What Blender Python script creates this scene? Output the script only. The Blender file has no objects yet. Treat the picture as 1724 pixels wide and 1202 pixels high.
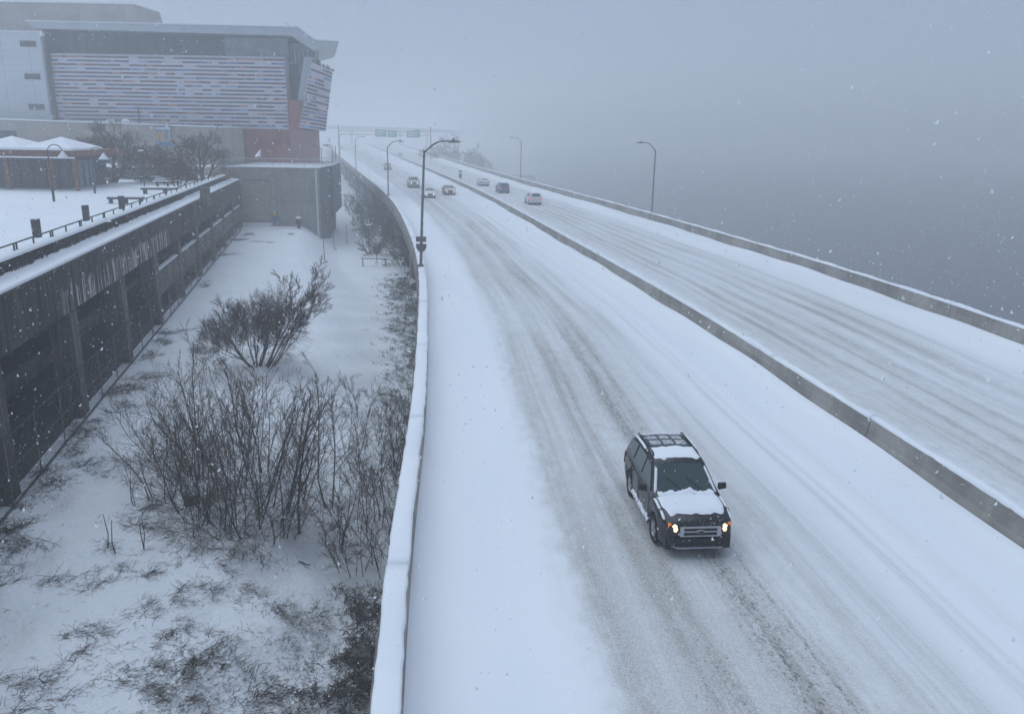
import bpy, math, random
import numpy as np
R = math.radians
scene = bpy.context.scene
col = scene.collection

# ------------------------------------------------------------ camera, sky, sun, exposure
cam_d = bpy.data.cameras.new('camera'); cam = bpy.data.objects.new('camera', cam_d); col.objects.link(cam)
cam_d.sensor_width = 36.0; cam_d.lens = 36.0*1360/1724; cam_d.clip_start = .1; cam_d.clip_end = 6000
CAMZ = 9.65
from mathutils import Matrix, Vector
cam.matrix_world = Matrix.Translation((0, 0, CAMZ)) @ Matrix.Rotation(R(90)-math.atan(376/1360), 4, 'X') @ Matrix.Rotation(.017, 4, 'Z')
scene.camera = cam

world = bpy.data.worlds.new('World'); scene.world = world; world.use_nodes = True
wn = world.node_tree.nodes; wl = world.node_tree.links
sky = wn.new('ShaderNodeTexSky'); sky.sky_type = 'NISHITA'; sky.sun_disc = False
SUN_EL, SUN_ROT = 66.0, -60.0
sky.sun_elevation = R(SUN_EL); sky.sun_rotation = R(SUN_ROT); sky.dust_density = .3; sky.air_density = 1.0; sky.ozone_density = 1.5
hs = wn.new('ShaderNodeHueSaturation'); hs.inputs['Saturation'].default_value = .85
wl.new(sky.outputs[0], hs.inputs['Color'])
tint = wn.new('ShaderNodeMix'); tint.data_type = 'RGBA'; tint.blend_type = 'MULTIPLY'; tint.inputs[0].default_value = 1.0; tint.inputs[7].default_value = (.97, .965, 1.05, 1)
cloud = wn.new('ShaderNodeMix'); cloud.data_type = 'RGBA'; cloud.inputs[0].default_value = .78; cloud.inputs[7].default_value = (3.70, 4.55, 6.15, 1)   # even cloud cover over the sky dome
wl.new(hs.outputs[0], tint.inputs[6]); wl.new(tint.outputs[2], cloud.inputs[6]); wl.new(cloud.outputs[2], wn['Background'].inputs[0]); wn['Background'].inputs[1].default_value = .09
sun_d = bpy.data.lights.new('sun', 'SUN'); sun_d.energy = 1.5; sun_d.angle = R(70); sun_d.color = (.80, .91, 1.0)
sun = bpy.data.objects.new('sun', sun_d); col.objects.link(sun)
az = R(SUN_ROT)
sdir = Vector((math.sin(az)*math.cos(R(SUN_EL)), math.cos(az)*math.cos(R(SUN_EL)), math.sin(R(SUN_EL))))
sun.rotation_euler = (-sdir).to_track_quat('-Z', 'Y').to_euler()
vs = scene.view_settings; vs.view_transform = 'Standard'; vs.look = 'None'; vs.gamma = 1; vs.use_curve_mapping = False; vs.exposure = 0.03
cy = scene.cycles
cy.volume_bounces = 10; cy.max_bounces = 12; cy.diffuse_bounces = 3; cy.glossy_bounces = 2; cy.transmission_bounces = 2
cy.use_adaptive_sampling = True; cy.adaptive_threshold = .02; cy.caustics_reflective = False; cy.caustics_refractive = False
HAZE = .0031

# ------------------------------------------------------------ helpers
rng = random.Random(7)
def sm(a, b, t):
    t = np.clip((t-a)/(b-a), 0, 1); return t*t*(3-2*t)
def tag(o, label=None, cat=None, group=None, kind=None):
    if label: o['label'] = label
    if cat: o['category'] = cat
    if group: o['group'] = group
    if kind: o['kind'] = kind
    return o
def thing(name, label, cat, loc=(0, 0, 0), rz=0, group=None):
    o = bpy.data.objects.new(name, None); o.empty_display_size = .3; col.objects.link(o)
    o.location = loc; o.rotation_euler = (0, 0, rz)
    return tag(o, label, cat, group)
def wloc(o):
    v = Vector(o.location)
    while o.parent: o = o.parent; v = v+Vector(o.location)
    return v
def copy_tree(o, parent=None):
    c = o.copy(); col.objects.link(c)
    if parent: c.parent = parent
    for ch in list(o.children): copy_tree(ch, c)
    return c

class MB:
    def __init__(s): s.v = []; s.f = []; s.uv = None
    def quad(s, a, b, c, d):
        n = len(s.v); s.v += [tuple(a), tuple(b), tuple(c), tuple(d)]; s.f.append((n, n+1, n+2, n+3)); return s
    def poly(s, pts):
        n = len(s.v); s.v += [tuple(p) for p in pts]; s.f.append(tuple(range(n, n+len(pts)))); return s
    def box(s, x0, x1, y0, y1, z0, z1, m=None):
        P = [(x0,y0,z0),(x1,y0,z0),(x1,y1,z0),(x0,y1,z0),(x0,y0,z1),(x1,y0,z1),(x1,y1,z1),(x0,y1,z1)]
        if m: P = [m(*p) for p in P]
        n = len(s.v); s.v += P
        s.f += [tuple(n+i for i in q) for q in ((3,2,1,0),(4,5,6,7),(0,1,5,4),(1,2,6,5),(2,3,7,6),(3,0,4,7))]
        return s
    def hexa(s, P):
        n = len(s.v); s.v += [tuple(p) for p in P]
        s.f += [tuple(n+i for i in q) for q in ((3,2,1,0),(4,5,6,7),(0,1,5,4),(1,2,6,5),(2,3,7,6),(3,0,4,7))]
        return s
    def prism(s, pts, d):      # polygon pts (3d) extruded by vector d
        n = len(s.v); k = len(pts); d = Vector(d)
        s.v += [tuple(p) for p in pts]+[tuple(Vector(p)+d) for p in pts]
        s.f.append(tuple(range(n+k-1, n-1, -1))); s.f.append(tuple(range(n+k, n+2*k)))
        for i in range(k):
            j = (i+1) % k; s.f.append((n+i, n+j, n+k+j, n+k+i))
        return s
    def tube(s, pts, rad, n=6, cap=True):
        base = len(s.v); k = len(pts); pts = [Vector(p) for p in pts]
        for i, p in enumerate(pts):
            d = (pts[min(i+1, k-1)]-pts[max(i-1, 0)])
            if d.length < 1e-9: d = Vector((0, 0, 1))
            d.normalize()
            a = d.cross(Vector((0, 0, 1)) if abs(d.z) < .9 else Vector((1, 0, 0))); a.normalize(); b = d.cross(a)
            r = rad[i] if isinstance(rad, (list, tuple)) else rad
            for j in range(n):
                t = 2*math.pi*j/n; q = p+(a*math.cos(t)+b*math.sin(t))*r; s.v.append((q.x, q.y, q.z))
        for i in range(k-1):
            for j in range(n):
                m = (j+1) % n; s.f.append((base+i*n+j, base+i*n+m, base+(i+1)*n+m, base+(i+1)*n+j))
        if cap:
            s.f.append(tuple(base+j for j in range(n-1, -1, -1))); s.f.append(tuple(base+(k-1)*n+j for j in range(n)))
        return s
    def lathe(s, prof, c=(0, 0, 0), n=16, axis='z'):
        base = len(s.v); k = len(prof)
        for (r, h) in prof:
            for j in range(n):
                t = 2*math.pi*j/n; a, b = r*math.cos(t), r*math.sin(t)
                q = (a, b, h) if axis == 'z' else (a, h, b)
                s.v.append((q[0]+c[0], q[1]+c[1], q[2]+c[2]))
        for i in range(k-1):
            for j in range(n):
                m = (j+1) % n; s.f.append((base+i*n+j, base+i*n+m, base+(i+1)*n+m, base+(i+1)*n+j))
        return s
    def grid(s, V, nu, nv, closed=False):   # V list nu*nv row major
        b = len(s.v); s.v += [tuple(p) for p in V]
        for i in range(nu-1):
            for j in range(nv-1):
                s.f.append((b+i*nv+j, b+i*nv+j+1, b+(i+1)*nv+j+1, b+(i+1)*nv+j))
        return s
    def build(s, name, mat, parent=None, smooth=False, world=True, origin=None):
        me = bpy.data.meshes.new(name)
        V = np.array(s.v, float).reshape(-1, 3)
        loc = Vector((0, 0, 0))
        if parent is not None:
            if world: V = V-np.array(wloc(parent))
        elif origin is None and world and len(V):
            lo, hi = V.min(0), V.max(0); loc = Vector(((lo[0]+hi[0])/2, (lo[1]+hi[1])/2, lo[2])); V = V-np.array(loc)
        me.from_pydata(V.tolist(), [], s.f)
        if s.uv is not None:
            ul = me.uv_layers.new(name='UVMap')
            li = np.zeros(len(me.loops), np.int32); me.loops.foreach_get('vertex_index', li)
            ul.data.foreach_set('uv', np.array(s.uv, np.float32)[li].ravel())
        for m in (mat if isinstance(mat, (list, tuple)) else [mat]): me.materials.append(m)
        if smooth: me.polygons.foreach_set('use_smooth', [True]*len(me.polygons))
        me.update()
        o = bpy.data.objects.new(name, me); col.objects.link(o); o.location = loc
        if parent is not None: o.parent = parent
        return o

# ------------------------------------------------------------ materials
class NT:
    def __init__(s, name):
        s.m = bpy.data.materials.new(name); s.m.use_nodes = True; s.t = s.m.node_tree; s.b = s.t.nodes['Principled BSDF']
    def n(s, typ, **kw):
        o = s.t.nodes.new(typ)
        for k, v in kw.items(): setattr(o, k, v)
        return o
    def set(s, inp, v):
        if isinstance(v, bpy.types.NodeSocket): s.t.links.new(v, inp)
        else: inp.default_value = v
    def math(s, op, a, b=None, c=None, clamp=False):
        o = s.n('ShaderNodeMath', operation=op, use_clamp=clamp); s.set(o.inputs[0], a)
        if b is not None: s.set(o.inputs[1], b)
        if c is not None: s.set(o.inputs[2], c)
        return o.outputs[0]
    def mapr(s, v, a, b, c=0., d=1.):
        o = s.n('ShaderNodeMapRange', interpolation_type='SMOOTHSTEP'); s.set(o.inputs[0], v)
        for i, q in enumerate((a, b, c, d)): s.set(o.inputs[i+1], q)
        return o.outputs[0]
    def noise(s, vec, scale, detail=4, rough=.55):
        o = s.n('ShaderNodeTexNoise'); s.set(o.inputs['Scale'], scale); s.set(o.inputs['Detail'], detail); s.set(o.inputs['Roughness'], rough)
        if vec is not None: s.set(o.inputs['Vector'], vec)
        return o.outputs['Fac']
    def vec(s, x, y, z=0.):
        o = s.n('ShaderNodeCombineXYZ'); s.set(o.inputs[0], x); s.set(o.inputs[1], y); s.set(o.inputs[2], z); return o.outputs[0]
    def sep(s, v):
        o = s.n('ShaderNodeSeparateXYZ'); s.set(o.inputs[0], v); return o.outputs
    def mix(s, f, a, b):
        o = s.n('ShaderNodeMix', data_type='RGBA'); s.set(o.inputs[0], f)
        s.set(o.inputs[6], (*a, 1) if isinstance(a, tuple) and len(a) == 3 else a); s.set(o.inputs[7], (*b, 1) if isinstance(b, tuple) and len(b) == 3 else b)
        return o.outputs[2]
    def pos(s): return s.n('ShaderNodeNewGeometry').outputs['Position']
    def obj(s): return s.n('ShaderNodeTexCoord').outputs['Object']
    def nrm(s): return s.n('ShaderNodeNewGeometry').outputs['Normal']
    def color(s, c): s.set(s.b.inputs['Base Color'], (*c, 1) if isinstance(c, tuple) and len(c) == 3 else c); return s
    def rough(s, v): s.set(s.b.inputs['Roughness'], v); return s
    def bump(s, h, strength=.3, dist=.02):
        o = s.n('ShaderNodeBump'); s.set(o.inputs['Height'], h); o.inputs['Strength'].default_value = strength; o.inputs['Distance'].default_value = dist
        s.t.links.new(o.outputs[0], s.b.inputs['Normal']); return s
def mk(name, c, rough=.7, var=.18, scale=2., bump=.15, metal=0., spec=.4, c2=None):
    t = NT(name); p = t.obj()
    f = t.noise(p, scale, 5, .6)
    lo = tuple(x*(1-var) for x in c); hi = c2 or tuple(min(1, x*(1+var)) for x in c)
    t.color(t.mix(t.mapr(f, .3, .7), lo, hi)); t.rough(rough)
    t.b.inputs['Metallic'].default_value = metal; t.b.inputs['Specular IOR Level'].default_value = spec
    if bump: t.bump(t.noise(p, scale*14, 3), bump, .01)
    return t.m
def snowy(name, c, rough=.8, lo=.35, hi=.7, scale=3., var=.25):   # snow lodged on upward faces
    t = NT(name); p = t.obj(); nz = t.sep(t.nrm())[2]
    f = t.noise(p, scale, 3)
    base = t.mix(t.mapr(f, .3, .7), tuple(x*(1-var) for x in c), tuple(x*(1+var) for x in c))
    msk = t.mapr(t.math('ADD', nz, t.math('MULTIPLY', t.math('SUBTRACT', f, .5), 1.2)), lo, hi)
    t.color(t.mix(msk, base, (.8, .83, .87))); t.rough(rough); t.b.inputs['Specular IOR Level'].default_value = .2
    return t.m
def snow_mat(name='snow', dirt=0.):
    t = NT(name); p = t.pos()
    f = t.noise(p, .35, 4); g = t.noise(p, 9., 4)
    t.color(t.mix(t.mapr(f, .3, .7), (.80, .825, .86), (.86, .875, .895))); t.rough(.65)
    t.b.inputs['Specular IOR Level'].default_value = .25
    h = t.math('ADD', t.math('MULTIPLY', f, 1.5), t.math('MULTIPLY', g, .35))
    t.bump(h, .35, .06)
    return t.m
def ground_mat():
    t = NT('ground_snow'); p = t.pos()
    f = t.noise(p, .3, 4); g = t.noise(p, 7., 5); k = t.noise(p, 2.2, 5, .7)
    base = t.mix(t.mapr(f, .3, .7), (.79, .815, .85), (.85, .865, .89))
    msk = t.math('MULTIPLY', t.mapr(k, .55, .68), t.mapr(g, .52, .62))
    t.color(t.mix(t.math('MULTIPLY', msk, .55), base, (.16, .14, .115))); t.rough(.7); t.b.inputs['Specular IOR Level'].default_value = .2
    t.bump(t.math('ADD', t.math('MULTIPLY', k, 1.2), t.math('MULTIPLY', g, .4)), .6, .16)
    return t.m
def road_mat(name, tracks, s0, s1, seed, edge=.9):
    t = NT(name); uv = t.n('ShaderNodeUVMap', uv_map='UVMap').outputs[0]
    u, v, _ = t.sep(uv)
    wob = t.math('MULTIPLY', t.math('SUBTRACT', t.noise(t.vec(t.math('MULTIPLY', u, .12), t.math('MULTIPLY', v, .03), seed), 1., 2), .5), 1.3)
    uw = t.math('ADD', u, wob)
    streak = t.noise(t.vec(t.math('MULTIPLY', uw, 3.2), t.math('MULTIPLY', v, .05), seed), 1., 5, .65)
    streak2 = t.noise(t.vec(t.math('MULTIPLY', uw, 11.), t.math('MULTIPLY', v, .10), seed+3), 1., 4, .6)
    patch = t.noise(t.vec(t.math('MULTIPLY', u, .35), t.math('MULTIPLY', v, .06), seed+5), 1., 3)
    grit = t.noise(t.vec(t.math('MULTIPLY', u, 13.), t.math('MULTIPLY', v, 8.), seed), 1., 6, .8)
    grit2 = t.noise(t.vec(t.math('MULTIPLY', u, 3.), t.math('MULTIPLY', v, 1.6), seed+9), 1., 4, .6)
    eu = t.math('ADD', uw, t.math('MULTIPLY', t.math('SUBTRACT', grit2, .5), 1.0))
    band = t.math('MULTIPLY', t.mapr(eu, s0-edge*.5, s0+edge*.5), t.mapr(eu, s1+edge, s1-edge, 0, 1))
    sl = t.math('MULTIPLY', band, t.mapr(t.math('ADD', t.math('ADD', t.math('MULTIPLY', streak, .48), t.math('MULTIPLY', patch, .42)), t.math('MULTIPLY', grit2, .30)), .42, .76, .3, 1.))
    tr = None; dk = None
    for (c, w, a, d) in tracks:
        q = t.math('DIVIDE', t.math('SUBTRACT', uw, c), w)
        e = t.math('EXPONENT', t.math('MULTIPLY', t.math('MULTIPLY', q, q), -1.))
        ea = t.math('MULTIPLY', e, a); ed = t.math('MULTIPLY', e, d)
        tr = ea if tr is None else t.math('ADD', tr, ea); dk = ed if dk is None else t.math('ADD', dk, ed)
    trk = t.math('MULTIPLY', tr, t.mapr(t.math('ADD', t.math('MULTIPLY', streak2, .6), t.math('MULTIPLY', patch, .5)), .38, .72, .1, 1.), clamp=True)
    m1 = t.math('ADD', t.math('MULTIPLY', sl, .66), t.math('MULTIPLY', trk, .55), clamp=True)
    snow = t.mix(t.mapr(patch, .3, .7), (.80, .825, .86), (.86, .875, .895))
    fineg = t.noise(t.vec(t.math('MULTIPLY', u, 30.), t.math('MULTIPLY', v, 22.), seed+4), 1., 3, .7)
    c1 = t.mix(t.math('MULTIPLY', m1, t.mapr(fineg, .3, .7, .65, 1.25)), snow, (.40, .385, .36))
    # bare wet asphalt grains showing through
    near = t.math('MULTIPLY', t.mapr(eu, s0-2.2, s0+.6), t.mapr(eu, s1+2.6, s1-.5))
    den = t.math('ADD', t.math('ADD', t.math('MULTIPLY', sl, .16), t.math('MULTIPLY', near, .10)), t.math('MULTIPLY', dk, t.mapr(patch, .3, .65, .35, 1.)))
    thr = t.math('SUBTRACT', .70, t.math('MULTIPLY', den, .40))
    speck = t.mapr(t.math('SUBTRACT', grit, thr), 0., .10)
    lone = t.mapr(t.noise(t.vec(t.math('MULTIPLY', u, 3.3), t.math('MULTIPLY', v, 2.4), seed+2), 1., 2, .5), .80, .84)
    speck = t.math('MAXIMUM', t.math('MULTIPLY', speck, .72), t.math('MULTIPLY', lone, .35))
    t.color(t.mix(speck, c1, (.085, .088, .092)))
    t.rough(t.math('SUBTRACT', .75, t.math('MULTIPLY', m1, .2))); t.b.inputs['Specular IOR Level'].default_value = .25
    h = t.math('SUBTRACT', t.math('ADD', t.math('MULTIPLY', grit, .3), t.math('MULTIPLY', streak2, .35)), t.math('MULTIPLY', m1, .9))
    t.bump(h, .45, .05)
    return t.m
def concrete(name, c, streak=.5, white=None, var=.2, rough=.85):   # weathered: vertical run-off streaks; white=(y0,y1) mineral runs
    t = NT(name); p = t.pos(); x, y, z = t.sep(p)
    a = t.math('ADD', x, y)
    st = t.noise(t.vec(t.math('MULTIPLY', y, 3.2), t.math('MULTIPLY', x, 3.2), t.math('MULTIPLY', z, .22)), 1., 5, .65)
    bl = t.noise(p, .45, 4); fine = t.noise(p, 6., 5, .65)
    f = t.math('ADD', t.math('MULTIPLY', st, streak), t.math('MULTIPLY', bl, 1-streak))
    colr = t.mix(t.mapr(f, .34, .68), tuple(q*(1-var*2) for q in c), tuple(min(1, q*(1+var)) for q in c))
    colr = t.mix(t.math('MULTIPLY', t.mapr(fine, .35, .7), .25), colr, tuple(q*.55 for q in c))
    if white:
        wn_ = t.noise(t.vec(t.math('MULTIPLY', y, 5.5), 0., t.math('MULTIPLY', z, .3)), 1., 3, .6)
        lim = t.noise(t.vec(t.math('MULTIPLY', y, 1.1), 3., 0.), 1., 3, .6)
        zm = t.mapr(z, t.math('ADD', .6, t.math('MULTIPLY', lim, 1.4)), t.math('ADD', .9, t.math('MULTIPLY', lim, 1.4)))
        zt = t.mapr(z, t.math('ADD', 1.3, t.math('MULTIPLY', lim, 2.0)), t.math('ADD', 1.1, t.math('MULTIPLY', lim, 2.0)))
        ym = t.math('MULTIPLY', t.mapr(y, white[0], white[0]+3), t.mapr(y, white[1], white[1]-4))
        msk = t.math('MULTIPLY', t.math('MULTIPLY', t.mapr(wn_, .50, .58), zt), ym)
        colr = t.mix(t.math('MULTIPLY', msk, .9), colr, (.58, .55, .51))
    t.color(colr); t.rough(rough); t.b.inputs['Specular IOR Level'].default_value = .25
    t.bump(t.math('ADD', fine, t.math('MULTIPLY', st, .5)), .3, .02)
    return t.m
def glass(name, c, rough=.12):
    t = NT(name); p = t.obj(); f = t.noise(p, .6, 3)
    t.color(t.mix(t.mapr(f, .3, .7), tuple(q*.7 for q in c), tuple(q*1.2 for q in c))); t.rough(rough)
    t.b.inputs['Specular IOR Level'].default_value = .6
    return t.m
def emis(name, c, s):
    t = NT(name); f = t.noise(t.obj(), 6., 2)
    t.color(tuple(c)); t.rough(.2)
    t.b.inputs['Emission Color'].default_value = (*c, 1); t.set(t.b.inputs['Emission Strength'], t.math('MULTIPLY', t.mapr(f, .2, .8, .75, 1.2), s))
    return t.m
def tile_mat(name, pal, seed):
    t = NT(name); p = t.obj(); x, y, z = t.sep(p)
    inf = t.n('ShaderNodeObjectInfo').outputs['Random']
    big = t.noise(t.vec(t.math('MULTIPLY', x, .16), t.math('MULTIPLY', inf, 3.), seed), 1., 2)
    sx = t.math('FLOOR', t.math('MULTIPLY', x, .75))
    wn_ = t.n('ShaderNodeTexWhiteNoise', noise_dimensions='2D'); t.set(wn_.inputs[0], t.vec(sx, t.math('MULTIPLY', inf, 57.)))
    r = t.math('ADD', t.math('MULTIPLY', wn_.outputs[0], .45), t.math('MULTIPLY', big, .62))
    cr = t.n('ShaderNodeValToRGB'); t.set(cr.inputs[0], r); cr.color_ramp.interpolation = 'CONSTANT'
    e = cr.color_ramp.elements
    while len(e) < len(pal): e.new(.5)
    for el, (pp, cc) in zip(e, pal): el.position = pp; el.color = (*cc, 1)
    t.color(cr.outputs[0]); t.rough(.45)
    return t.m

SNOW = snow_mat()
GROUND = ground_mat()
ROAD_L = road_mat('road_slush', [(5.3, .28, .75, .14), (5.75, .2, .6, .16), (6.95, .34, .9, .30), (7.55, .20, .8, .26), (3.9, .25, .5, .06), (8.8, .22, .6, .0), (9.5, .3, .75, .05), (10.6, .14, .8, .0), (10.95, .12, .5, .0), (11.7, .35, .3, .0)], 3.5, 9.6, 1.3, 1.5)
ROAD_R = road_mat('road_slush_far', [(3.0, .25, .8, .12), (3.9, .3, .9, .2), (5.2, .25, .9, .22), (6.3, .3, 1.0, .3), (7.6, .25, .9, .2), (8.9, .25, .7, .12), (10.4, .2, .6, .05)], 1.3, 10.6, 7.7, 1.5)
BARRIER = concrete('barrier_concrete', (.33, .31, .28), .15, var=.18)
GARAGE = concrete('garage_concrete', (.085, .076, .066), .75, white=(36, 64), var=.42)
GARAGE_L = concrete('garage_spandrel', (.135, .122, .108), .6, var=.35)
GARAGE_D = mk('garage_interior_shade', (.04, .038, .036), .9)  # interior concrete coloured near black, standing in for the unlit depth of the bays
RIB = concrete('ribbed_concrete', (.075, .065, .058), .6, var=.25)
PIER = concrete('pier_concrete', (.24, .22, .205), .5)
BEIGE = concrete('beige_concrete', (.42, .385, .34), .4, var=.1)
DOCKC = concrete('dock_concrete', (.36, .33, .30), .45, var=.12)
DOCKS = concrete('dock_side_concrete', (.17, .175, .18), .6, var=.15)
RED = concrete('red_masonry', (.44, .19, .16), .25, var=.15)
WPANEL = mk('white_panel', (.62, .66, .69), .5, .06, .5, .0)
TILEBACK = mk('white_tile', (.70, .67, .73), .5, .06, 1., .0)
TILE_B = tile_mat('tile_row_blue', [(0., (.10, .11, .15)), (.57, (.14, .23, .44)), (.63, (.34, .44, .64)), (.69, (.66, .66, .70)), (.77, (.12, .13, .17))], 2.)
TILE_R = tile_mat('tile_row_red', [(0., (.13, .09, .10)), (.46, (.16, .05, .05)), (.60, (.58, .27, .15)), (.66, (.66, .63, .66)), (.74, (.15, .10, .11))], 5.)
DGLASS = glass('dark_glazing', (.022, .032, .04), .3)
PGLASS = glass('pale_glazing', (.20, .26, .29), .25)
CARGLASS = glass('car_glass', (.030, .058, .060), .10)
ROOFM = mk('roof_metal', (.46, .50, .53), .45, .08, 1., .0, .3)
SLATM = mk('door_slat', (.62, .56, .47), .6, .1, 2., .1)
STEEL = mk('lamp_steel', (.20, .195, .185), .55, .2, 4., .1, .5)
DSTEEL = mk('dark_steel', (.06, .055, .05), .6, .25, 4., .1, .3)
WSTEEL = mk('weathered_steel', (.20, .085, .05), .8, .25, 3., .2)
def flecked_paint():
    t = NT('black_car_paint'); p = t.obj(); a = t.noise(p, 34., 2, .5); b = t.noise(p, 2.2, 3)
    f = t.math('MULTIPLY', t.mapr(a, .655, .72), t.mapr(b, .42, .6, .25, 1.))
    t.color(t.mix(f, (.009, .009, .011), (.62, .65, .68))); t.rough(t.math('ADD', .22, t.math('MULTIPLY', f, .5)))
    return t.m
BLACKP = flecked_paint()
BLACKPL = mk('black_plastic', (.018, .018, .02), .6, .2, 9., .2)
TYRE = mk('tyre_rubber', (.02, .02, .021), .9, .2, 20., .3)
RIM = mk('alloy_rim', (.42, .42, .43), .35, .15, 9., .0, .8)
CHROME = mk('satin_chrome', (.50, .52, .55), .3, .1, 9., .0, .7)
HEAD = emis('lit_headlamp', (1., .70, .42), 1.5)
HEADC = emis('lit_headlamp_far', (1., .86, .66), 5.0)
AMBER = emis('amber_lens', (.85, .22, .04), .35)
TAIL = emis('tail_lamp', (.75, .05, .04), .9)
CLEAR = glass('clear_lens', (.35, .36, .38), .15)
BARK = snowy('bark_snow', (.078, .058, .047), .9, .68, .98, 5.)
TWIG = snowy('twig', (.115, .078, .060), .9, .88, 1.2, 4.)
TWIGD = snowy('twig_dark', (.050, .044, .038), .9, 1.25, 1.6, 4.)
WEED = snowy('dry_weed', (.085, .068, .056), .95, .85, 1.25, 2.)
GRASSM = snowy('dark_grass', (.045, .055, .032), .95, .85, 1.2, 2.)
WOOD = mk('bollard_wood', (.06, .058, .055), .8, .2, 5., .2)
SIGNG = mk('sign_green', (.04, .30, .26), .4, .08, 1., .0)
SIGNB = mk('sign_blue', (.05, .11, .24), .5, .1, 1., .0)
SIGNBACK = mk('sign_back', (.16, .15, .14), .5, .15, 3., .0, .4)
BANNER = mk('banner_blue', (.12, .25, .42), .7, .15, 2., .0)
ORANGE = mk('letter_orange', (.75, .36, .05), .7, .1, 2., .0)
BLUEBOX = mk('blue_paint', (.06, .14, .50), .5, .1, 3., .0)
WHITE = mk('white_paint', (.72, .72, .72), .5, .08, 3., .0)
FLAKE = mk('snowflake', (.88, .89, .92), .8, .03, 3., .0)

# ------------------------------------------------------------ road curves (world metres; camera stands over x=0, y=0)
TL = [(-15,.2),(0,-.9),(10.71,-1.77),(14.12,-2.11),(18.08,-2.44),(24.54,-2.91),(35.74,-3.97),(54.18,-6.08),(66.19,-7.89),(79.13,-10.16),(104.6,-15.05),(134.9,-22.08),(175.7,-32.2),(266.9,-54.9),(398,-87),(640,-147)]
TM = [(-15,14.75),(0,13.85),(10,13.08),(17.5,12.4),(21,12.08),(27.3,11.3),(38.6,9.88),(48,8.5),(62,6.2),(86,2.16),(121.5,-4.1),(164,-12.6),(241.7,-29),(346,-51.4),(483,-81),(640,-116)]
TR = [(-15,27.1),(0,26.6),(20,25.75),(37.66,24.6),(43.6,24.1),(56.7,22.5),(77,19.05),(93.4,15.95),(116.4,11.27),(150.2,3.8),(202.8,-6.9),(281,-21.9),(374.4,-39.8),(640,-91)]
def spl(T):
    x = np.array([a for a, b in T], float); y = np.array([b for a, b in T], float); n = len(x)
    h = np.diff(x); A = np.zeros((n, n)); r = np.zeros(n); A[0, 0] = A[-1, -1] = 1
    for i in range(1, n-1):
        A[i, i-1] = h[i-1]; A[i, i] = 2*(h[i-1]+h[i]); A[i, i+1] = h[i]; r[i] = 6*((y[i+1]-y[i])/h[i]-(y[i]-y[i-1])/h[i-1])
    m = np.linalg.solve(A, r)
    def f(q):
        q = np.clip(np.asarray(q, float), x[0], x[-1]); i = np.clip(np.searchsorted(x, q)-1, 0, n-2)
        a = (x[i+1]-q)/h[i]; b = (q-x[i])/h[i]
        return a*y[i]+b*y[i+1]+((a**3-a)*m[i]+(b**3-b)*m[i+1])*h[i]**2/6
    return f
LF, MD, RT = spl(TL), spl(TM), spl(TR)
def nrm(f, Y):                 # unit normal to the right of the curve
    s = (f(Y+.5)-f(Y-.5)); k = np.sqrt(1+s*s); return 1/k, -s/k
def along(f, Y, off):          # point at lateral offset off (right positive)
    nx, ny = nrm(f, Y); return float(f(Y)+nx*off), float(Y+ny*off)

def gar(Y): return -13-.218*Y
def gz(X, Y):
    X = np.asarray(X, float); Y = np.asarray(Y, float)
    g = gar(Y); l = LF(Y); r = RT(Y); t = (X-g)/np.maximum(l-g, 1)
    zg = -4.35+np.clip((Y-27)*.0135, -.2, 1.05); b = sm(55, 105, Y)
    zr = -6.3-.8*sm(45, 28, Y)*sm(1.6, 1.0, t); z = zg+(zr-zg)*sm(.45-.08*b, 1.0-.36*b, t); d = X-r
    z = z+sm(45, 27, Y)*sm(0, .15, t)*(.13*np.sin(1.9*X+.7*Y)*np.sin(1.3*Y-.5*X)+.07*np.sin(3.7*X-1.1*Y+2)*np.sin(2.9*Y+.8*X)+.035*np.sin(6.1*X+2*Y)*np.sin(5.3*Y-1.7*X))
    w = 1+2.2*sm(180, 420, Y)
    z = z-1.7*sm(0, 6*w, d)-6*sm(6*w, 17*w, d)
    return z+(.10*np.sin(X*.9+Y*.35)+.07*np.sin(X*1.7-Y*.8+1)+.05*np.sin(Y*1.9+X*.6))*sm(0, .1, t)*sm(110, 40, Y)

# ------------------------------------------------------------ setting: ground, river, road
xs = np.concatenate([np.linspace(-1500, -80, 12), np.linspace(-70, -40, 7), np.arange(-38, 0, .42), np.linspace(1, 60, 40), np.linspace(70, 1500, 14)])
ys = np.concatenate([np.linspace(-1500, -40, 10), np.linspace(-25, 6, 8), np.arange(8, 70, .42), np.arange(70, 130, .9), np.linspace(132, 640, 60), np.linspace(680, 1500, 8)])
XX, YY = np.meshgrid(xs, ys, indexing='ij'); ZZ = gz(XX, YY)
m = MB(); m.grid(np.stack([XX, YY, ZZ], -1).reshape(-1, 3).tolist(), len(xs), len(ys))
m.f = [q[::-1] for q in m.f]
tag(m.build('ground', GROUND, smooth=True, origin=1, world=False), kind='structure')
t = NT('river_water'); p = t.pos(); x_, y_, _ = t.sep(p)
w1 = t.noise(t.vec(t.math('MULTIPLY', x_, .5), t.math('MULTIPLY', y_, .9)), 1., 4, .6)
t.color((.055, .062, .068)); t.rough(.22); t.bump(w1, .35, .25)
m = MB(); m.quad((10, -1500, -11), (1500, -1500, -11), (1500, 1500, -11), (10, 1500, -11)); m.quad((-400, 430, -11), (10, 430, -11), (10, 1500, -11), (-400, 1500, -11))
tag(m.build('river', t.m, origin=1, world=False), kind='structure')

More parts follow.
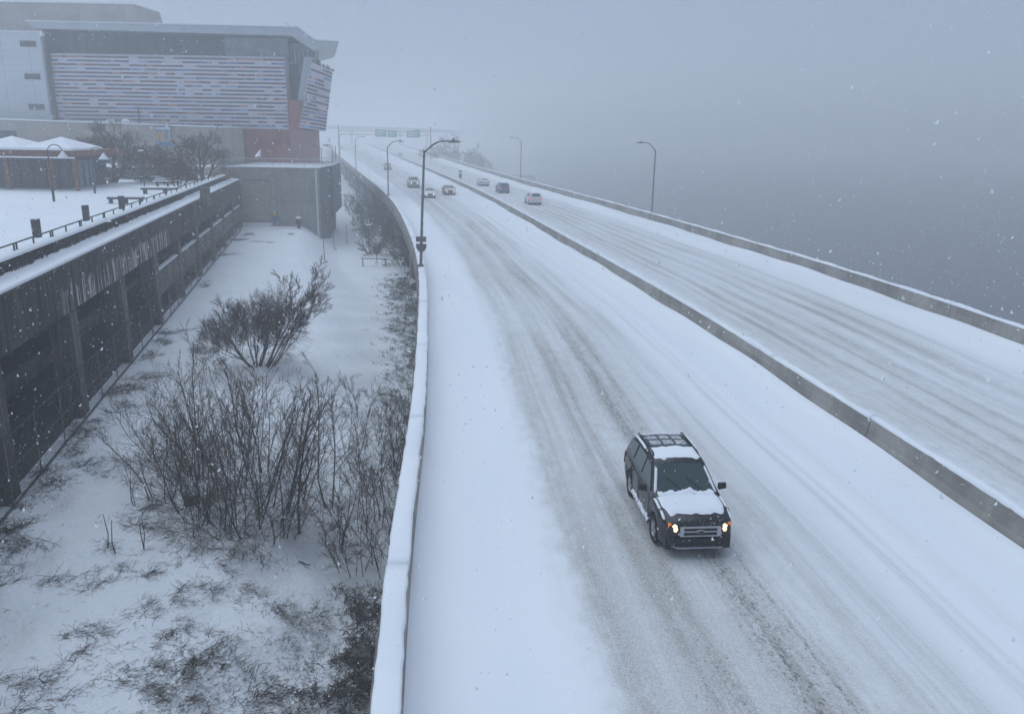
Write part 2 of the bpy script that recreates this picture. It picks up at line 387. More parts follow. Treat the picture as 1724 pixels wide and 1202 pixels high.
def road(fa, fb, oa, ob, mat, nom):
    Ys = np.concatenate([np.arange(-14, 90, 1.), np.arange(90, 636, 4.)]); NL = 48
    m = MB(); V = []; uv = []; sacc = 0; prev = None
    for Y in Ys:
        ax, ay = along(fa, Y, oa); bx, by = along(fb, Y, ob)
        if prev is not None: sacc += math.hypot(ax-prev[0], ay-prev[1])
        prev = (ax, ay); W = math.hypot(bx-ax, by-ay)
        for j in range(NL):
            q = j/(NL-1); q -= .08*math.sin(2*math.pi*q)      # finer towards the walls
            d = q*W; e = min(d, W-d)
            n1 = math.sin(Y*.7+j)*.03+math.sin(Y*.23)*.05
            z = .004+(.20+n1)*math.exp(-(e/.33)**2)+.05*math.exp(-(e/1.3)**2)
            V.append((ax+(bx-ax)*q, ay+(by-ay)*q, z)); uv.append((q*nom, sacc))
    m.grid(V, len(Ys), NL); m.f = [q[::-1] for q in m.f]; m.uv = uv
    return tag(m.build('road', mat, smooth=True, origin=1, world=False), kind='structure')
road(LF, MD, .0, .0, ROAD_L, 14.0)
road(MD, RT, .62, .0, ROAD_R, 13.8)

# bare sheltered soil under the viaduct, where no snow falls
m = MB(); Ys = np.concatenate([np.arange(-14, 200, 2.), np.arange(200, 636, 10.)]); NL = 14
for Y in Ys:
    a = along(LF, Y, .6+.5*math.sin(Y*.8)); b = along(RT, Y, -1.5)
    for j in range(NL):
        q = j/(NL-1); x = a[0]+(b[0]-a[0])*q; y = a[1]+(b[1]-a[1])*q; m.v.append((x, y, float(gz(x, y))+.05))
for i in range(len(Ys)-1):
    for j in range(NL-1): m.f.append((i*NL+j, i*NL+j+1, (i+1)*NL+j+1, (i+1)*NL+j))
tag(m.build('soil', mk('bare_soil', (.075, .062, .05), .95, .35, 1.2, .4), smooth=True, origin=1, world=False), kind='structure')

# ------------------------------------------------------------ barriers
def barrier(name, label, f, prof, cap, seg, breaks, snow_h, seed, mat=BARRIER):
    Y0, Y1 = -12., 630.
    root = thing(name, label, 'barrier', (*along(f, 20, 0), 0)); r = random.Random(seed)
    edges = [Y0]
    y = Y0
    while y < 200: y += seg; edges.append(y)
    edges += [300, 420, Y1]
    for a, b in zip(edges[:-1], edges[1:]):
        g = .02 if b < 201 else 0
        n = 6 if b < 201 else 30
        Ys = np.linspace(a+g, b-g, n); m = MB(); k = len(prof)
        for Y in Ys:
            for (o, z) in prof: m.v.append((*along(f, Y, o), z))
        for i in range(n-1):
            for j in range(k): m.f.append((i*k+j, i*k+(j+1) % k, (i+1)*k+(j+1) % k, (i+1)*k+j))
        m.f.append(tuple(range(k-1, -1, -1))); m.f.append(tuple((n-1)*k+j for j in range(k)))
        sgm = m.build('barrier_segment', mat, root)
        n = 28 if b < 60 else (10 if b < 201 else 30)
        Ys = np.linspace(a+g, b-g, n); m = MB(); o0, o1, zt = cap
        for i, Y in enumerate(Ys):
            h = snow_h*(.8+.3*math.sin(Y*1.3+seed)+.22*math.sin(Y*.37+2*seed)+.3*r.random()); e0 = o0-.02+.03*r.random()+.008*math.sin(Y*2.1); e1 = o1+.02-.035*r.random()-.008*math.sin(Y*1.7+seed)
            for (o, z) in ((e0, zt-.01), (e0+.01, zt+h*.55), (e0+.06, zt+h*.92), ((e0+e1)/2, zt+h), (e1-.06, zt+h*.92), (e1-.01, zt+h*.55), (e1, zt-.01)):
                m.v.append((*along(f, Y, o), z))
        k = 7
        for i in range(n-1):
            for j in range(k-1): m.f.append((i*k+j, i*k+j+1, (i+1)*k+j+1, (i+1)*k+j))
        m.f.append(tuple(range(k-1, -1, -1))); m.f.append(tuple((n-1)*k+j for j in range(k)))
        m.build('snow_cap', SNOW, sgm, smooth=True)
    return root
med = barrier('median_barrier', 'grey concrete median barrier with snow cap between the two carriageways', MD,
        [(0, -.02), (.60, -.02), (.60, .12), (.47, .36), (.42, .84), (.18, .84), (.155, .55), (.14, .53), (.13, .36), (0, .12)], (.17, .44, .84), 7.4, None, .10, 1)
barrier('river_parapet', 'concrete parapet wall with snow cap along the river edge of the highway', RT,
        [(0, -.02), (.42, -.02), (.42, .98), (.08, .98), (.05, .3)], (.06, .42, .98), 6.2, None, .09, 2)
barrier('garage_side_parapet', 'snow covered concrete parapet curving along the highway edge above the slope', LF,
        [(-.40, -.55), (.13, -.55), (.13, .05), (.10, .80), (-.33, .80), (-.40, .2)], (-.36, .11, .80), 9.1, None, .085, 3)

# ------------------------------------------------------------ viaduct under the road
via = thing('viaduct', 'concrete highway viaduct on columns carrying both snowy carriageways', 'viaduct', (-10, 80, -6.3))
Ys = np.concatenate([np.arange(-14, 90, 4.), np.arange(90, 636, 9.)]); m = MB()
for Y in Ys:
    a = along(LF, Y, -.5); b = along(RT, Y, .4)
    for q, z in ((a, -.06), (b, -.06), (b, -.5), (a, -.5)): m.v.append((*q, z))
for i in range(len(Ys)-1):
    for j in range(4): m.f.append((i*4+j, (i+1)*4+j, (i+1)*4+(j+1) % 4, i*4+(j+1) % 4))
m.f.append((3, 2, 1, 0))
m.build('deck_slab', PIER, via)
for q in (0.03, .25, .48, .72, .96):
    m = MB()
    for Y in Ys:
        a = along(LF, Y, 0); b = along(RT, Y, 0); x = a[0]+(b[0]-a[0])*q; y = a[1]+(b[1]-a[1])*q
        for dx, z in ((-.25, -.5), (.25, -.5), (.25, -1.75), (-.25, -1.75)): m.v.append((x+dx, y, z))
    for i in range(len(Ys)-1):
        for j in range(4): m.f.append((i*4+j, (i+1)*4+j, (i+1)*4+(j+1) % 4, i*4+(j+1) % 4))
    m.build('girder', PIER, via)
for Y in [13, 39, 65, 91, 117, 143, 170, 198, 228, 260, 295, 330]:
    a = along(LF, Y, .2); b = along(RT, Y, -.2)
    m = MB(); d = Vector((b[0]-a[0], b[1]-a[1], 0)).normalized()*1.; n_ = Vector((-d.y, d.x, 0))*.55
    A = Vector((*a, 0)); B = Vector((*b, 0))
    m.hexa([A-n_+Vector((0,0,-2.55)), B-n_+Vector((0,0,-2.55)), B+n_+Vector((0,0,-2.55)), A+n_+Vector((0,0,-2.55)), A-n_+Vector((0,0,-1.76)), B-n_+Vector((0,0,-1.76)), B+n_+Vector((0,0,-1.76)), A+n_+Vector((0,0,-1.76))])
    m.build('pier_cap', PIER, via)
    for q in (.03, .34, .66, .96):
        P = A+(B-A)*q; zb = float(gz(P.x, P.y))-.4
        m = MB(); m.lathe([(.0, zb), (.52, zb), (.52, -2.56), (.0, -2.56)], (P.x, P.y, 0), 14); m.build('pier_column', PIER, via)

# ------------------------------------------------------------ parking garage with plaza on its roof
NG = Vector((1, .218, 0)).normalized(); TG = Vector((-.218, 1, 0)).normalized()
def gp(Y, out, z): return (gar(Y)+NG.x*out, Y+NG.y*out, z)
def up(Y): return -.0045*(Y-31)
def gbox(m, Y0, Y1, o0, o1, z0, z1, slope=True):
    s0, s1 = (up(Y0), up(Y1)) if slope else (0, 0)
    m.hexa([gp(Y0, o0, z0+s0), gp(Y0, o1, z0+s0), gp(Y1, o1, z0+s1), gp(Y1, o0, z0+s1), gp(Y0, o0, z1+s0), gp(Y0, o1, z1+s0), gp(Y1, o1, z1+s1), gp(Y1, o0, z1+s1)])
gar_t = thing('parking_garage', 'dark weathered concrete parking garage with open bays below the snowy plaza', 'garage', gp(60, -5, -4.4))
cols = [9.4, 19., 28.6, 38., 47.4, 56.7, 65.7, 74.8, 83.9, 93., 102.1, 110.6]
bays = list(zip(cols[:-1], cols[1:]))
for (a, b) in bays:
    m = MB(); gbox(m, a+.01, b-.01, -.55, 0, 1.08, 3.32); m.build('spandrel_beam', GARAGE, gar_t)
    m = MB(); gbox(m, a, b-.004, -1.0, .12, 3.325, 3.46); m.build('ledge', GARAGE_L, gar_t)
    # snow bank on the ledge
    n = 24; m = MB(); rr = random.Random(int(a*10))
    for i in range(n):
        Y = a+(b-a)*i/(n-1); s = up(Y); h = .11+.03*rr.random()
        for o, z in ((.13, 3.455), (.12, 3.46+h*.7), (.02, 3.46+h), (-.5, 3.47+h), (-.78, 3.56+h+.10*rr.random()), (-.82, 3.62+h+.1*rr.random())): m.v.append(gp(Y, o, z+s))
    for i in range(n-1):
        for j in range(5): m.f.append((i*6+j, i*6+j+1, (i+1)*6+j+1, (i+1)*6+j))
    m.build('ledge_snow', SNOW, gar_t, smooth=True)
    # ribbed fascia, set back above the ledge
    m = MB(); gbox(m, a, b-.004, -1.3, -.86, 3.47, 4.27)
    if b < 75 or a > 82:
        y = a+.1
        while y < b-.15: gbox(m, y, y+.12, -.86, -.74-.03*rr.random(), 3.5, 4.24); y += .27
    m.build('ribbed_fascia', RIB, gar_t)
    n = 24; m = MB()
    for i in range(n):
        Y = a+(b-a)*i/(n-1); s = up(Y); h = .12+.03*rr.random()
        for o, z in ((-.72, 4.265), (-.74, 4.27+h*.7), (-.82, 4.27+h), (-1.4, 4.30+h), (-1.9, 4.0)): m.v.append(gp(Y, o, z+s))
    for i in range(n-1):
        for j in range(4): m.f.append((i*5+j, i*5+j+1, (i+1)*5+j+1, (i+1)*5+j))
    m.build('coping_snow', SNOW, gar_t, smooth=True)
    if a > 56:
        m = MB(); gbox(m, a+.55, b-.55, -.30, -.02, -2.1, -.32, False); sp = m.build('lower_spandrel', GARAGE_L, gar_t)
        m = MB(); gbox(m, a+.56, b-.56, -.31, .0, -.318, -.22, False); m.build('snow_strip', SNOW, sp)
    else:
        m = MB(); gbox(m, a+.05, b-.05, -3.4, -3.0, -1.0, .55, False); m.build('inner_parapet', GARAGE_L, gar_t)
        m = MB(); gbox(m, a+.05, b-.05, -3.4, -3.0, -2.95, -2.1, False); m.build('inner_parapet', GARAGE_L, gar_t)
for y in cols:
    m = MB(); zb = float(gz(gar(y), y))-.6
    gbox(m, y-.55, y+.55, -.9, .10, zb, 1.08-.0045*(y-31)-.004, False); m.build('column', GARAGE_L, gar_t)
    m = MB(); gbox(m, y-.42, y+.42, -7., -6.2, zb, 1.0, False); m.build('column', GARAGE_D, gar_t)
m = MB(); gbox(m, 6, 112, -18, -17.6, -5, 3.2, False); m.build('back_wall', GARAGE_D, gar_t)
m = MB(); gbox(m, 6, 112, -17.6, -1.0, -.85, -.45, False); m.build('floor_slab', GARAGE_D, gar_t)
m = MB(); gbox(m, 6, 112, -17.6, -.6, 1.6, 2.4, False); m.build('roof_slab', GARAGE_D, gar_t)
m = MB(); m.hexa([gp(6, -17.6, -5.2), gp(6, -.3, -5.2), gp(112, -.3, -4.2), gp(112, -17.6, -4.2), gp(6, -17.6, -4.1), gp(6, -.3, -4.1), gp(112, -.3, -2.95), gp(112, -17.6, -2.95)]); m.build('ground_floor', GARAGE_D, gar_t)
m = MB(); gbox(m, 112.05, 112.45, -17.6, .05, -5, 3.0, False); m.build('end_wall', GARAGE_L, gar_t)
m = MB(); gbox(m, 5.5, 5.9, -17.6, -.05, -6, 3.3, False); m.build('end_wall', GARAGE_L, gar_t)
m = MB(); b0 = gp(78, .13, 2.55); b1 = gp(80.6, .13, 2.55)
gbox(m, 77.6, 79.8, .13, .75, 2.75, 4.35); m.build('overflow_box', GARAGE_L, gar_t)
# plaza surface
m = MB(); n = 40
for i in range(n):
    Y = 4+(124-4)*i/(n-1); s = up(Y)*.6
    for j, o in enumerate((-1.5, -2.5, -6, -12, -20, -35, -60, -110)):
        m.v.append(gp(Y, o, 3.66+s*(1 if j < 3 else .5)+.05*math.sin(Y*.31+j*1.7)+.03*math.sin(Y*.9+j)))
for i in range(n-1):
    for j in range(7): m.f.append((i*8+j, i*8+j+1, (i+1)*8+j+1, (i+1)*8+j))
tag(m.build('plaza', SNOW, smooth=True, origin=1, world=False), kind='structure')
PZ = 3.62
# plaza guard rail
gr = thing('guard_rail', 'low dark metal guard rail along the plaza edge above the garage', 'railing', gp(50, -1.05, 4.3))
m = MB(); m.tube([gp(Y, -1.05, 4.72+up(Y)*1.1) for Y in np.linspace(6, 110, 30)], .035, 6); m.build('top_rail', DSTEEL, gr)
y = 7.; i = 0
while y < 110:
    m = MB(); gbox(m, y-.03, y+.03, -1.08, -1.02, 4.3, 4.70); m.build('post', DSTEEL, gr)
    if i % 2 == 0:
        m = MB(); gbox(m, y+.26, y+.32, -1.08, -1.02, 4.3, 4.70); m.build('post', DSTEEL, gr)
    y += 2.35; i += 1
# fence in front of the lower bays
fe = thing('wire_fence', 'thin metal pipe fence along the foot of the parking garage', 'fence', gp(50, .3, -4.3))
for zr in (-1.75, -3.0):
    m = MB(); m.tube([gp(Y, .16, zr+(.0 if Y < 57 else -.25)+.004*(Y-30)) for Y in np.linspace(8, 108, 40)], .03, 5); m.build('rail', DSTEEL, fe)
m = MB(); m.tube([gp(Y, .30, float(gz(gar(Y)+.3, Y))+.10) for Y in np.linspace(8, 108, 60)], .045, 5); m.build('rail', DSTEEL, fe)
for y in np.arange(9.4, 109, 3.13):
    m = MB(); zb = float(gz(gar(y)+.1, y))-.2; m.tube([gp(y, .16, zb), gp(y, .16, -1.7+.004*(y-30))], .03, 5); m.build('post', STEEL, fe)
# diagonal wire mesh of the fence
m = MB()
for sgn in (1, -1):
    for y in np.arange(9, 50, .8):
        a_ = gp(y, .15, -3.9); b_ = gp(y+sgn*2.1, .15, -1.8)
        m.tube([a_, b_], .004, 3, False)
tag(m.build('wire_mesh', STEEL, fe), kind='stuff')

# ------------------------------------------------------------ loading dock building at the end of the garage
DY = 113.
dk = thing('loading_dock_building', 'blocky grey brown concrete building with a tall roll-up door', 'building', (-33, DY, -4.5))
m = MB()
m.box(-39.6, -37.45, DY, DY+.8, -5.5, 4.6); m.box(-33.6, -27.0, DY, DY+.8, -7.5, 4.6); m.box(-37.45, -33.6, DY, DY+.8, 2.95, 4.6); m.box(-37.45, -33.6, DY, DY+.8, -5.5, -2.75)
m.build('front_wall', DOCKC, dk)
m = MB(); m.hexa([(-27.8, DY+.8, -7.5), (-27.004, DY+.8, -7.5), (-27.6, 123, -7.5), (-28.4, 123, -7.5), (-27.8, DY+.8, 4.58), (-27.004, DY+.8, 4.58), (-27.6, 123, 4.58), (-28.4, 123, 4.58)]); m.build('side_wall', DOCKS, dk)
m = MB(); m.hexa([(-29, 123, -2.6), (-27.2, 123, -2.6), (-28.9, 137, -2.6), (-30.7, 137, -2.6), (-29, 123, 4.58), (-27.2, 123, 4.58), (-28.9, 137, 4.58), (-30.7, 137, 4.58)]); m.build('side_wall', DOCKS, dk)
m = MB(); m.hexa([(-29.4, 123.01, -7.5), (-28.2, 123.01, -7.5), (-30, 137, -7.5), (-31.2, 137, -7.5), (-29.4, 123.01, -2.62), (-28.2, 123.01, -2.62), (-30, 137, -2.62), (-31.2, 137, -2.62)]); m.build('side_wall', DOCKS, dk)
pts = [(-39.8, DY-.08, 4.61), (-26.93, DY-.08, 4.61), (-27.12, 123, 4.61), (-28.8, 137.5, 4.61), (-39.8, 137.5, 4.61)]
m = MB(); m.prism(pts, (0, 0, .10)); m.build('terrace_snow', SNOW, dk)
rd = MB(); rd.box(-37.44, -33.61, DY+.35, DY+.45, -2.74, 2.94); door = rd.build('roll_up_door', DSTEEL, dk)
for i in range(22):
    z0 = -2.7+i*.255; m = MB(); m.prism([(-37.43, DY+.345, z0), (-37.43, DY+.345, z0+.19), (-37.43, DY+.25, z0+.16), (-37.43, DY+.25, z0+.05)], (3.81, 0, 0)); m.build('slat', SLATM, door)
m = MB(); m.box(-38.1, -33.5, DY-1.6, DY-.01, -4.6, -3.35); pl = m.build('dock_platform', DOCKC, dk)
m = MB(); m.box(-37.9, -33.55, DY-1.3, DY-.02, -3.345, -2.85); m.build('snow_bank', SNOW, pl)
m = MB(); m.box(-27.35, -27.1, DY-.14, DY-.01, -5.6, 4.5); m.build('corner_pipe', WPANEL, dk)
m = MB(); m.box(-33.4, -27.4, DY-.05, DY-.002, .1, .16); m.build('wall_joint', DOCKS, dk)
# retaining wall with stepped top in front of the dock
rw = thing('retaining_wall', 'low stepped concrete retaining wall with snow cap before the roll-up door', 'wall', (-34, 111, -4.4))
m = MB(); m.prism([(-38.3, 110.9, -5.4), (-29.6, 110.9, -5.8), (-29.6, 110.9, -3.75), (-32.1, 110.9, -3.75), (-32.5, 110.9, -4.2), (-35.8, 110.9, -4.2), (-36.3, 110.9, -3.6), (-38.3, 110.9, -3.6)], (0, .35, 0)); m.build('wall_body', DOCKC, rw)
m = MB(); m.prism([(-38.3, 110.85, -3.595), (-36.27, 110.85, -3.595), (-35.78, 110.85, -4.195), (-32.52, 110.85, -4.195), (-32.12, 110.85, -3.745), (-29.6, 110.85, -3.745), (-29.6, 110.85, -3.63), (-32.2, 110.85, -3.63), (-32.6, 110.85, -4.08), (-35.7, 110.85, -4.08), (-36.2, 110.85, -3.48), (-38.3, 110.85, -3.48)], (0, .45, 0)); m.build('snow_cap', SNOW, rw)
pb = thing('post_lantern', 'short dark post lantern with a snow cap beside the retaining wall', 'lamp', (-29.3, 110.6, -5.2))
m = MB(); m.box(-29.45, -29.15, 110.45, 110.75, -6.2, -2.6); m.build('post', DSTEEL, pb)
m = MB(); m.box(-29.62, -28.98, 110.28, 110.92, -2.6, -2.0); m.build('lantern', GARAGE_L, pb)
m = MB(); m.lathe([(0, -1.995), (.42, -1.995), (.40, -1.8), (.2, -1.72), (0, -1.7)], (-29.3, 110.6, 0), 10); m.build('snow_cap', SNOW, pb, True)
wb = thing('wall_box', 'small blue box below an orange lamp on the dock wall', 'wall box', (-33.1, DY-.2, -2.9))
m = MB(); m.box(-33.3, -32.85, DY-.28, DY-.03, -2.75, -2.0); m.build('box', BLUEBOX, wb)
m = MB(); m.lathe([(0, -1.9), (.2, -1.9), (.23, -1.6), (.16, -1.42), (0, -1.4)], (-33.15, DY-.25, 0), 10); m.build('lamp', ORANGE, wb, True)
m = MB(); m.lathe([(0, -1.415), (.2, -1.41), (.15, -1.3), (0, -1.26)], (-33.15, DY-.25, 0), 10); m.build('snow_cap', SNOW, wb, True)
tr = thing('terrace_railing', 'thin metal railing on the terrace above the loading dock', 'railing', (-30, 124, 4.6))
Lr = [(-39, DY+1.2), (-30.2, DY+1.2), (-28, DY+1.6), (-28.1, 122.5), (-29.4, 136)]
m = MB(); m.tube([(x, y, 5.75) for x, y in Lr], .04, 5); m.build('rail', ROOFM, tr)
for (x0, y0), (x1, y1) in zip(Lr[:-1], Lr[1:]):
    k = max(2, int(math.hypot(x1-x0, y1-y0)/1.1))
    for i in range(k):
        q = i/k; m = MB(); m.tube([(x0+(x1-x0)*q, y0+(y1-y0)*q, 4.7), (x0+(x1-x0)*q, y0+(y1-y0)*q, 5.72)], .025, 4); m.build('post', ROOFM, tr)
def arm_lamp(x, y, z, h, lx, label, grp):
    o = thing('terrace_lamp', label, 'lamp', (x, y, z), 0, grp)
    m = MB(); m.tube([(x, y, z), (x, y, z+h)], .05, 6); m.build('pole', DSTEEL, o)
    m = MB(); m.tube([(x, y, z+h-.03), (x-lx, y, z+h+.25)], .035, 5); m.build('arm', DSTEEL, o)
    m = MB(); m.box(x-lx-.35, x-lx+.1, y-.12, y+.12, z+h+.22, z+h+.34); m.build('lamp_head', DSTEEL, o)
for (x, y) in ((-28.9, 124), (-28.6, 130), (-29.3, 135.6)):
    arm_lamp(x, y, 4.7, 2.4, 1.1, 'small dark lamp with a side arm on the terrace railing corner', 'terrace lamps by the red wall')

# ------------------------------------------------------------ museum
MY = 128.
mu = thing('museum_building', 'large museum with colour striped tile facade above a red base and a folded roof', 'building', (-50, MY+8, 4))
m = MB(); m.box(-71.5, -34.7, MY+.02, MY+22, 9.7, 19.9); m.build('facade_wall', TILEBACK, mu)
nrow = 18
for i in range(nrow):
    z0 = 10.0+i*.56; m = MB(); m.box(-71.2+rng.random()*.1, -34.75, MY-.10, MY+.01, z0, z0+.235); m.build('tile_row', TILE_B if i % 2 == 0 else TILE_R, mu)
    m = MB(); m.box(-71.2, -34.72, MY-.16, MY+.005, z0+.275, z0+.53); m.build('louver', TILEBACK, mu)
m = MB(); m.box(-71.0, -34.4, MY+1.5, MY+22, 19.9, 23.3); m.build('upper_glazing', DGLASS, mu)
m = MB()
for x in np.arange(-70.8, -34.4, 1.5): m.box(x-.03, x+.03, MY+1.42, MY+1.5, 19.95, 23.2)
m.box(-71, -34.4, MY+1.40, MY+1.5, 21.7, 21.78); m.build('mullions', DSTEEL, mu)
m = MB(); m.box(-44, -34.42, MY+1.3, MY+1.41, 20.0, 22.8); m.build('pale_glazing', PGLASS, mu)
m = MB(); m.box(-70.7, -34.6, MY-.3, MY+.02, 19.75, 19.98); m.build('ledge', ROOFM, mu)
m = MB(); m.prism([(-72, MY-1.2, 24.3), (-71, MY-1.2, 23.35), (-33.2, MY-1.2, 22.95), (-30.1, MY-1.2, 20.95), (-26.4, MY-1.2, 22.0), (-26.3, MY-1.2, 22.2), (-29.8, MY-1.2, 22.35), (-32.3, MY-1.2, 24.1)], (-5.8, 24, 0)); rf = m.build('roof', ROOFM, mu)
m = MB(); m.prism([(-72.1, MY-1.3, 24.31), (-32.25, MY-1.3, 24.11), (-29.75, MY-1.3, 22.36), (-26.2, MY-1.3, 22.21), (-26.2, MY-1.3, 22.33), (-29.7, MY-1.3, 22.5), (-32.2, MY-1.3, 24.25), (-72.1, MY-1.3, 24.45)], (-5.85, 24.2, 0)); m.build('roof_snow', SNOW, rf)
m = MB(); m.box(-46.5, -34.6, MY+.6, MY+16, 3.5, 9.68); m.prism([(-34.6, MY+.61, 3.5), (-30.2, MY+.61, 3.5), (-34.2, MY+16, 3.5), (-38, MY+16, 3.5)], (0, 0, 6.16)); m.box(-34.66, -32.6, MY+.3, MY+14, 9.66, 14.); m.build('red_base', RED, mu)
m = MB(); m.box(-34.6, -30.2, MY+.40, MY+.6, 4.0, 9.60); m.build('pale_red_panel', mk('pale_red', (.40, .24, .24), .7, .08), mu)
m = MB(); m.box(-50.2, -46.5, MY+.4, MY+10, 3.5, 11.0); m.build('stair_glazing', DGLASS, mu)
# recessed glazed corner and slanted fin
m = MB(); m.prism([(-34.4, MY+2.2, 9.7), (-30.6, MY+2.2, 9.7), (-34.8, MY+18, 9.7), (-38, MY+18, 9.7)], (0, 0, 12.5)); m.build('corner_glazing', PGLASS, mu)
m = MB(); m.box(-34.6, -33.2, MY+1.9, MY+2.19, 13.7, 19.2); m.build('corner_glazing', DGLASS, mu)
m = MB(); m.hexa([(-33.4, MY+.9, 13.7), (-32.0, MY+.9, 13.7), (-32.0, MY+1.4, 13.7), (-33.4, MY+1.4, 13.7), (-32.0, MY+.9, 20.2), (-30.4, MY+.9, 20.2), (-30.4, MY+1.4, 20.2), (-32.0, MY+1.4, 20.2)]); m.build('slanted_fin', ROOFM, mu)
for x in np.arange(-34., -30., .62):
    m = MB(); m.box(x-.05, x+.05, MY+2.05, MY+2.19, 19.3, 21.2); m.build('mullion', DSTEEL, mu)
# flared wing: leans out as it rises
A0, A1 = Vector((-32.9, MY-.6, 10.0)), Vector((-29.0, MY-.2, 9.5)); B0, B1 = Vector((-30.1, MY-2.2, 19.2)), Vector((-27.3, MY-1.4, 18.1))
bk = Vector((-1.9, 6, 0))
m = MB(); m.hexa([A0, A1, A1+bk, A0+bk, B0, B1, B1+bk, B0+bk]); wg = m.build('flared_wing', TILEBACK, mu)
m = MB(); C0, C1, D0, D1 = Vector((-34.2, MY+.3, 10.1)), A0, Vector((-32.4, MY-.5, 17.0)), B0
nrm_w = Vector((.1, -1, -.15)).normalized()
for i in range(17):
    q0 = .02+i/17.3; q1 = q0+.026
    a0, b0 = A0.lerp(B0, q0), A1.lerp(B1, q0); a1, b1 = A0.lerp(B0, q1), A1.lerp(B1, q1)
    m = MB(); e = nrm_w*.08; m.hexa([a0, b0, b0+e, a0+e, a1, b1, b1+e, a1+e]); m.build('tile_row', TILE_B if i % 2 == 0 else TILE_R, wg)
m = MB(); rr = random.Random(5)
for i in range(26):
    q = rr.random(); P = B0.lerp(B1, q)+Vector((0, .3+rr.random()*.8, 0))
    m.tube([P, P+Vector((rr.uniform(-.3, .3), 0, .2+.5*rr.random()))], [.10, .02], 4)
m.build('roof_planting', TWIGD, wg)
# white panelled annex and tall beige block behind
an = thing('panelled_annex', 'pale metal panelled building wing with three small slot windows', 'building', (-80, 127, 4))
m = MB(); m.box(-95, -70.0, 126.4, 140, 3.5, 22.75); m.build('wall', WPANEL, an)
for i in range(13):
    for (x0, x1) in ((-95, -84.2), (-84.15, -76.0), (-75.95, -71.9), (-71.85, -70.05)):
        z0 = 10.0+i*.97-.5
        if z0 < 22: 
            m = MB(); m.box(x0, x1, 126.32, 126.39, z0, z0+.93); m.build('panel', WPANEL, an)
for z0, z1 in ((20.75, 21.55), (16.2, 17.0), (11.9, 12.7)):
    m = MB(); m.box(-73.0, -70.7, 126.2, 126.31, z0, z1); m.build('window', DGLASS, an)
m = MB(); m.box(-95.1, -69.9, 126.1, 140.1, 22.76, 22.92); m.build('roof_snow', SNOW, an)
m = MB(); m.box(-70.0, -69.6, 127.0, 140, 3.5, 22.6) ; m.build('shadow_joint', DSTEEL, an)
tb = thing('beige_block', 'tall plain beige concrete block rising behind the museum roof', 'building', (-85, 155, 4))
m = MB(); m.prism([(-130, 150, 0), (-66.4, 150, 0), (-66.1, 160.3, 0), (-73, 178, 0), (-130, 178, 0)], (0, 0, 30.0)); m.build('wall', BEIGE, tb)
m = MB(); m.prism([(-130.1, 149.9, 30.01), (-66.3, 149.9, 30.01), (-66., 160.3, 30.01), (-72.9, 178, 30.01), (-130, 178, 30.01)], (0, 0, .15)); m.build('roof_snow', SNOW, tb)
m = MB(); m.box(-80.5, -76, 149.9, 149.99, 26.5, 28.5); m.build('louvre_vent', DOCKC, tb); m = MB(); m.box(-72.5, -68, 149.9, 149.99, 26.5, 28.5); m.build('louvre_vent', DOCKC, tb)
# long beige podium wall across the plaza
LW = 112.3
pw = thing('podium_wall', 'long plain beige concrete wall behind the plaza trees carrying the banner', 'wall', (-55, LW, 3.6))
m = MB(); m.prism([(-100, LW, 2), (-40.2, LW, 2), (-40.2, LW, 9.75), (-100, LW, 10.85)], (0, 11, 0)); m.build('wall_body', BEIGE, pw)
m = MB(); m.prism([(-100, LW-.05, 10.86), (-40.15, LW-.05, 9.76), (-40.15, LW-.05, 9.90), (-100, LW-.05, 11.0)], (0, 11.1, 0)); m.build('snow_cap', SNOW, pw)
for x0 in (-72.4, -70.6, -68.8): m = MB(); m.box(x0, x0+1.7, LW-.05, LW-.002, 7.3, 8.9); m.build('window', DGLASS, pw)
m = MB(); m.box(-63, -55, LW-.06, LW-.002, 6.7, 8.1); m.build('recess_panel', DOCKC, pw)
for y0, x0 in ((0, -55.5), (0, -53.4)):
    m = MB(); m.lathe([(0, 10.25), (.45, 10.25), (.5, 10.45), (.3, 10.62), (0, 10.65)], (x0+.5, LW+1.5, 0), 10)
    tag(m.build('roof_dome', SNOW, smooth=True), 'small snow covered dome vent on top of the podium wall', 'vent', 'dome vents on the podium wall')
m = MB(); m.tube([(-50.9, LW+1.2, 9.9), (-50.9, LW+1.2, 12.3)], .08, 6); o = m.build('vent_pipe', DSTEEL); tag(o, 'thin dark vent pipe standing on top of the podium wall', 'pipe')
bn = thing('banner', 'blue hanging banner with large orange letters on the podium wall', 'banner', (-47.1, LW-.3, 7.2))
m = MB(); m.box(-48.15, -46.1, LW-.30, LW-.27, 7.15, 9.75); m.build('cloth', BANNER, bn)
m = MB(); m.box(-48.3, -46.0, LW-.32, LW-.02, 9.76, 9.82); m.build('bracket', STEEL, bn)
m = MB(); m.box(-48.1, -46.15, LW-.315, LW-.301, 9.4, 9.66); m.build('light_stripe', WPANEL, bn)
L = MB(); y0 = LW-.33
def stroke(L, x0, z0, x1, z1, w):
    d = Vector((x1-x0, 0, z1-z0)).normalized(); p_ = Vector((-d.z, 0, d.x))*w/2
    a, b = Vector((x0, y0, z0)), Vector((x1, y0, z1)); L.prism([a-p_, b-p_, b+p_, a+p_], (0, .025, 0))
stroke(L, -48.05, 7.85, -47.75, 9.3, .2); stroke(L, -47.45, 7.85, -47.75, 9.3, .2); stroke(L, -47.95, 8.25, -47.55, 8.25, .16); l1 = L.build('letter', ORANGE, bn)
L = MB(); stroke(L, -47.2, 7.85, -47.2, 9.3, .22); stroke(L, -47.2, 7.95, -46.72, 7.95, .2); L.build('letter', ORANGE, bn)
L = MB(); stroke(L, -46.4, 7.85, -46.4, 9.3, .22); L.build('letter', ORANGE, bn)
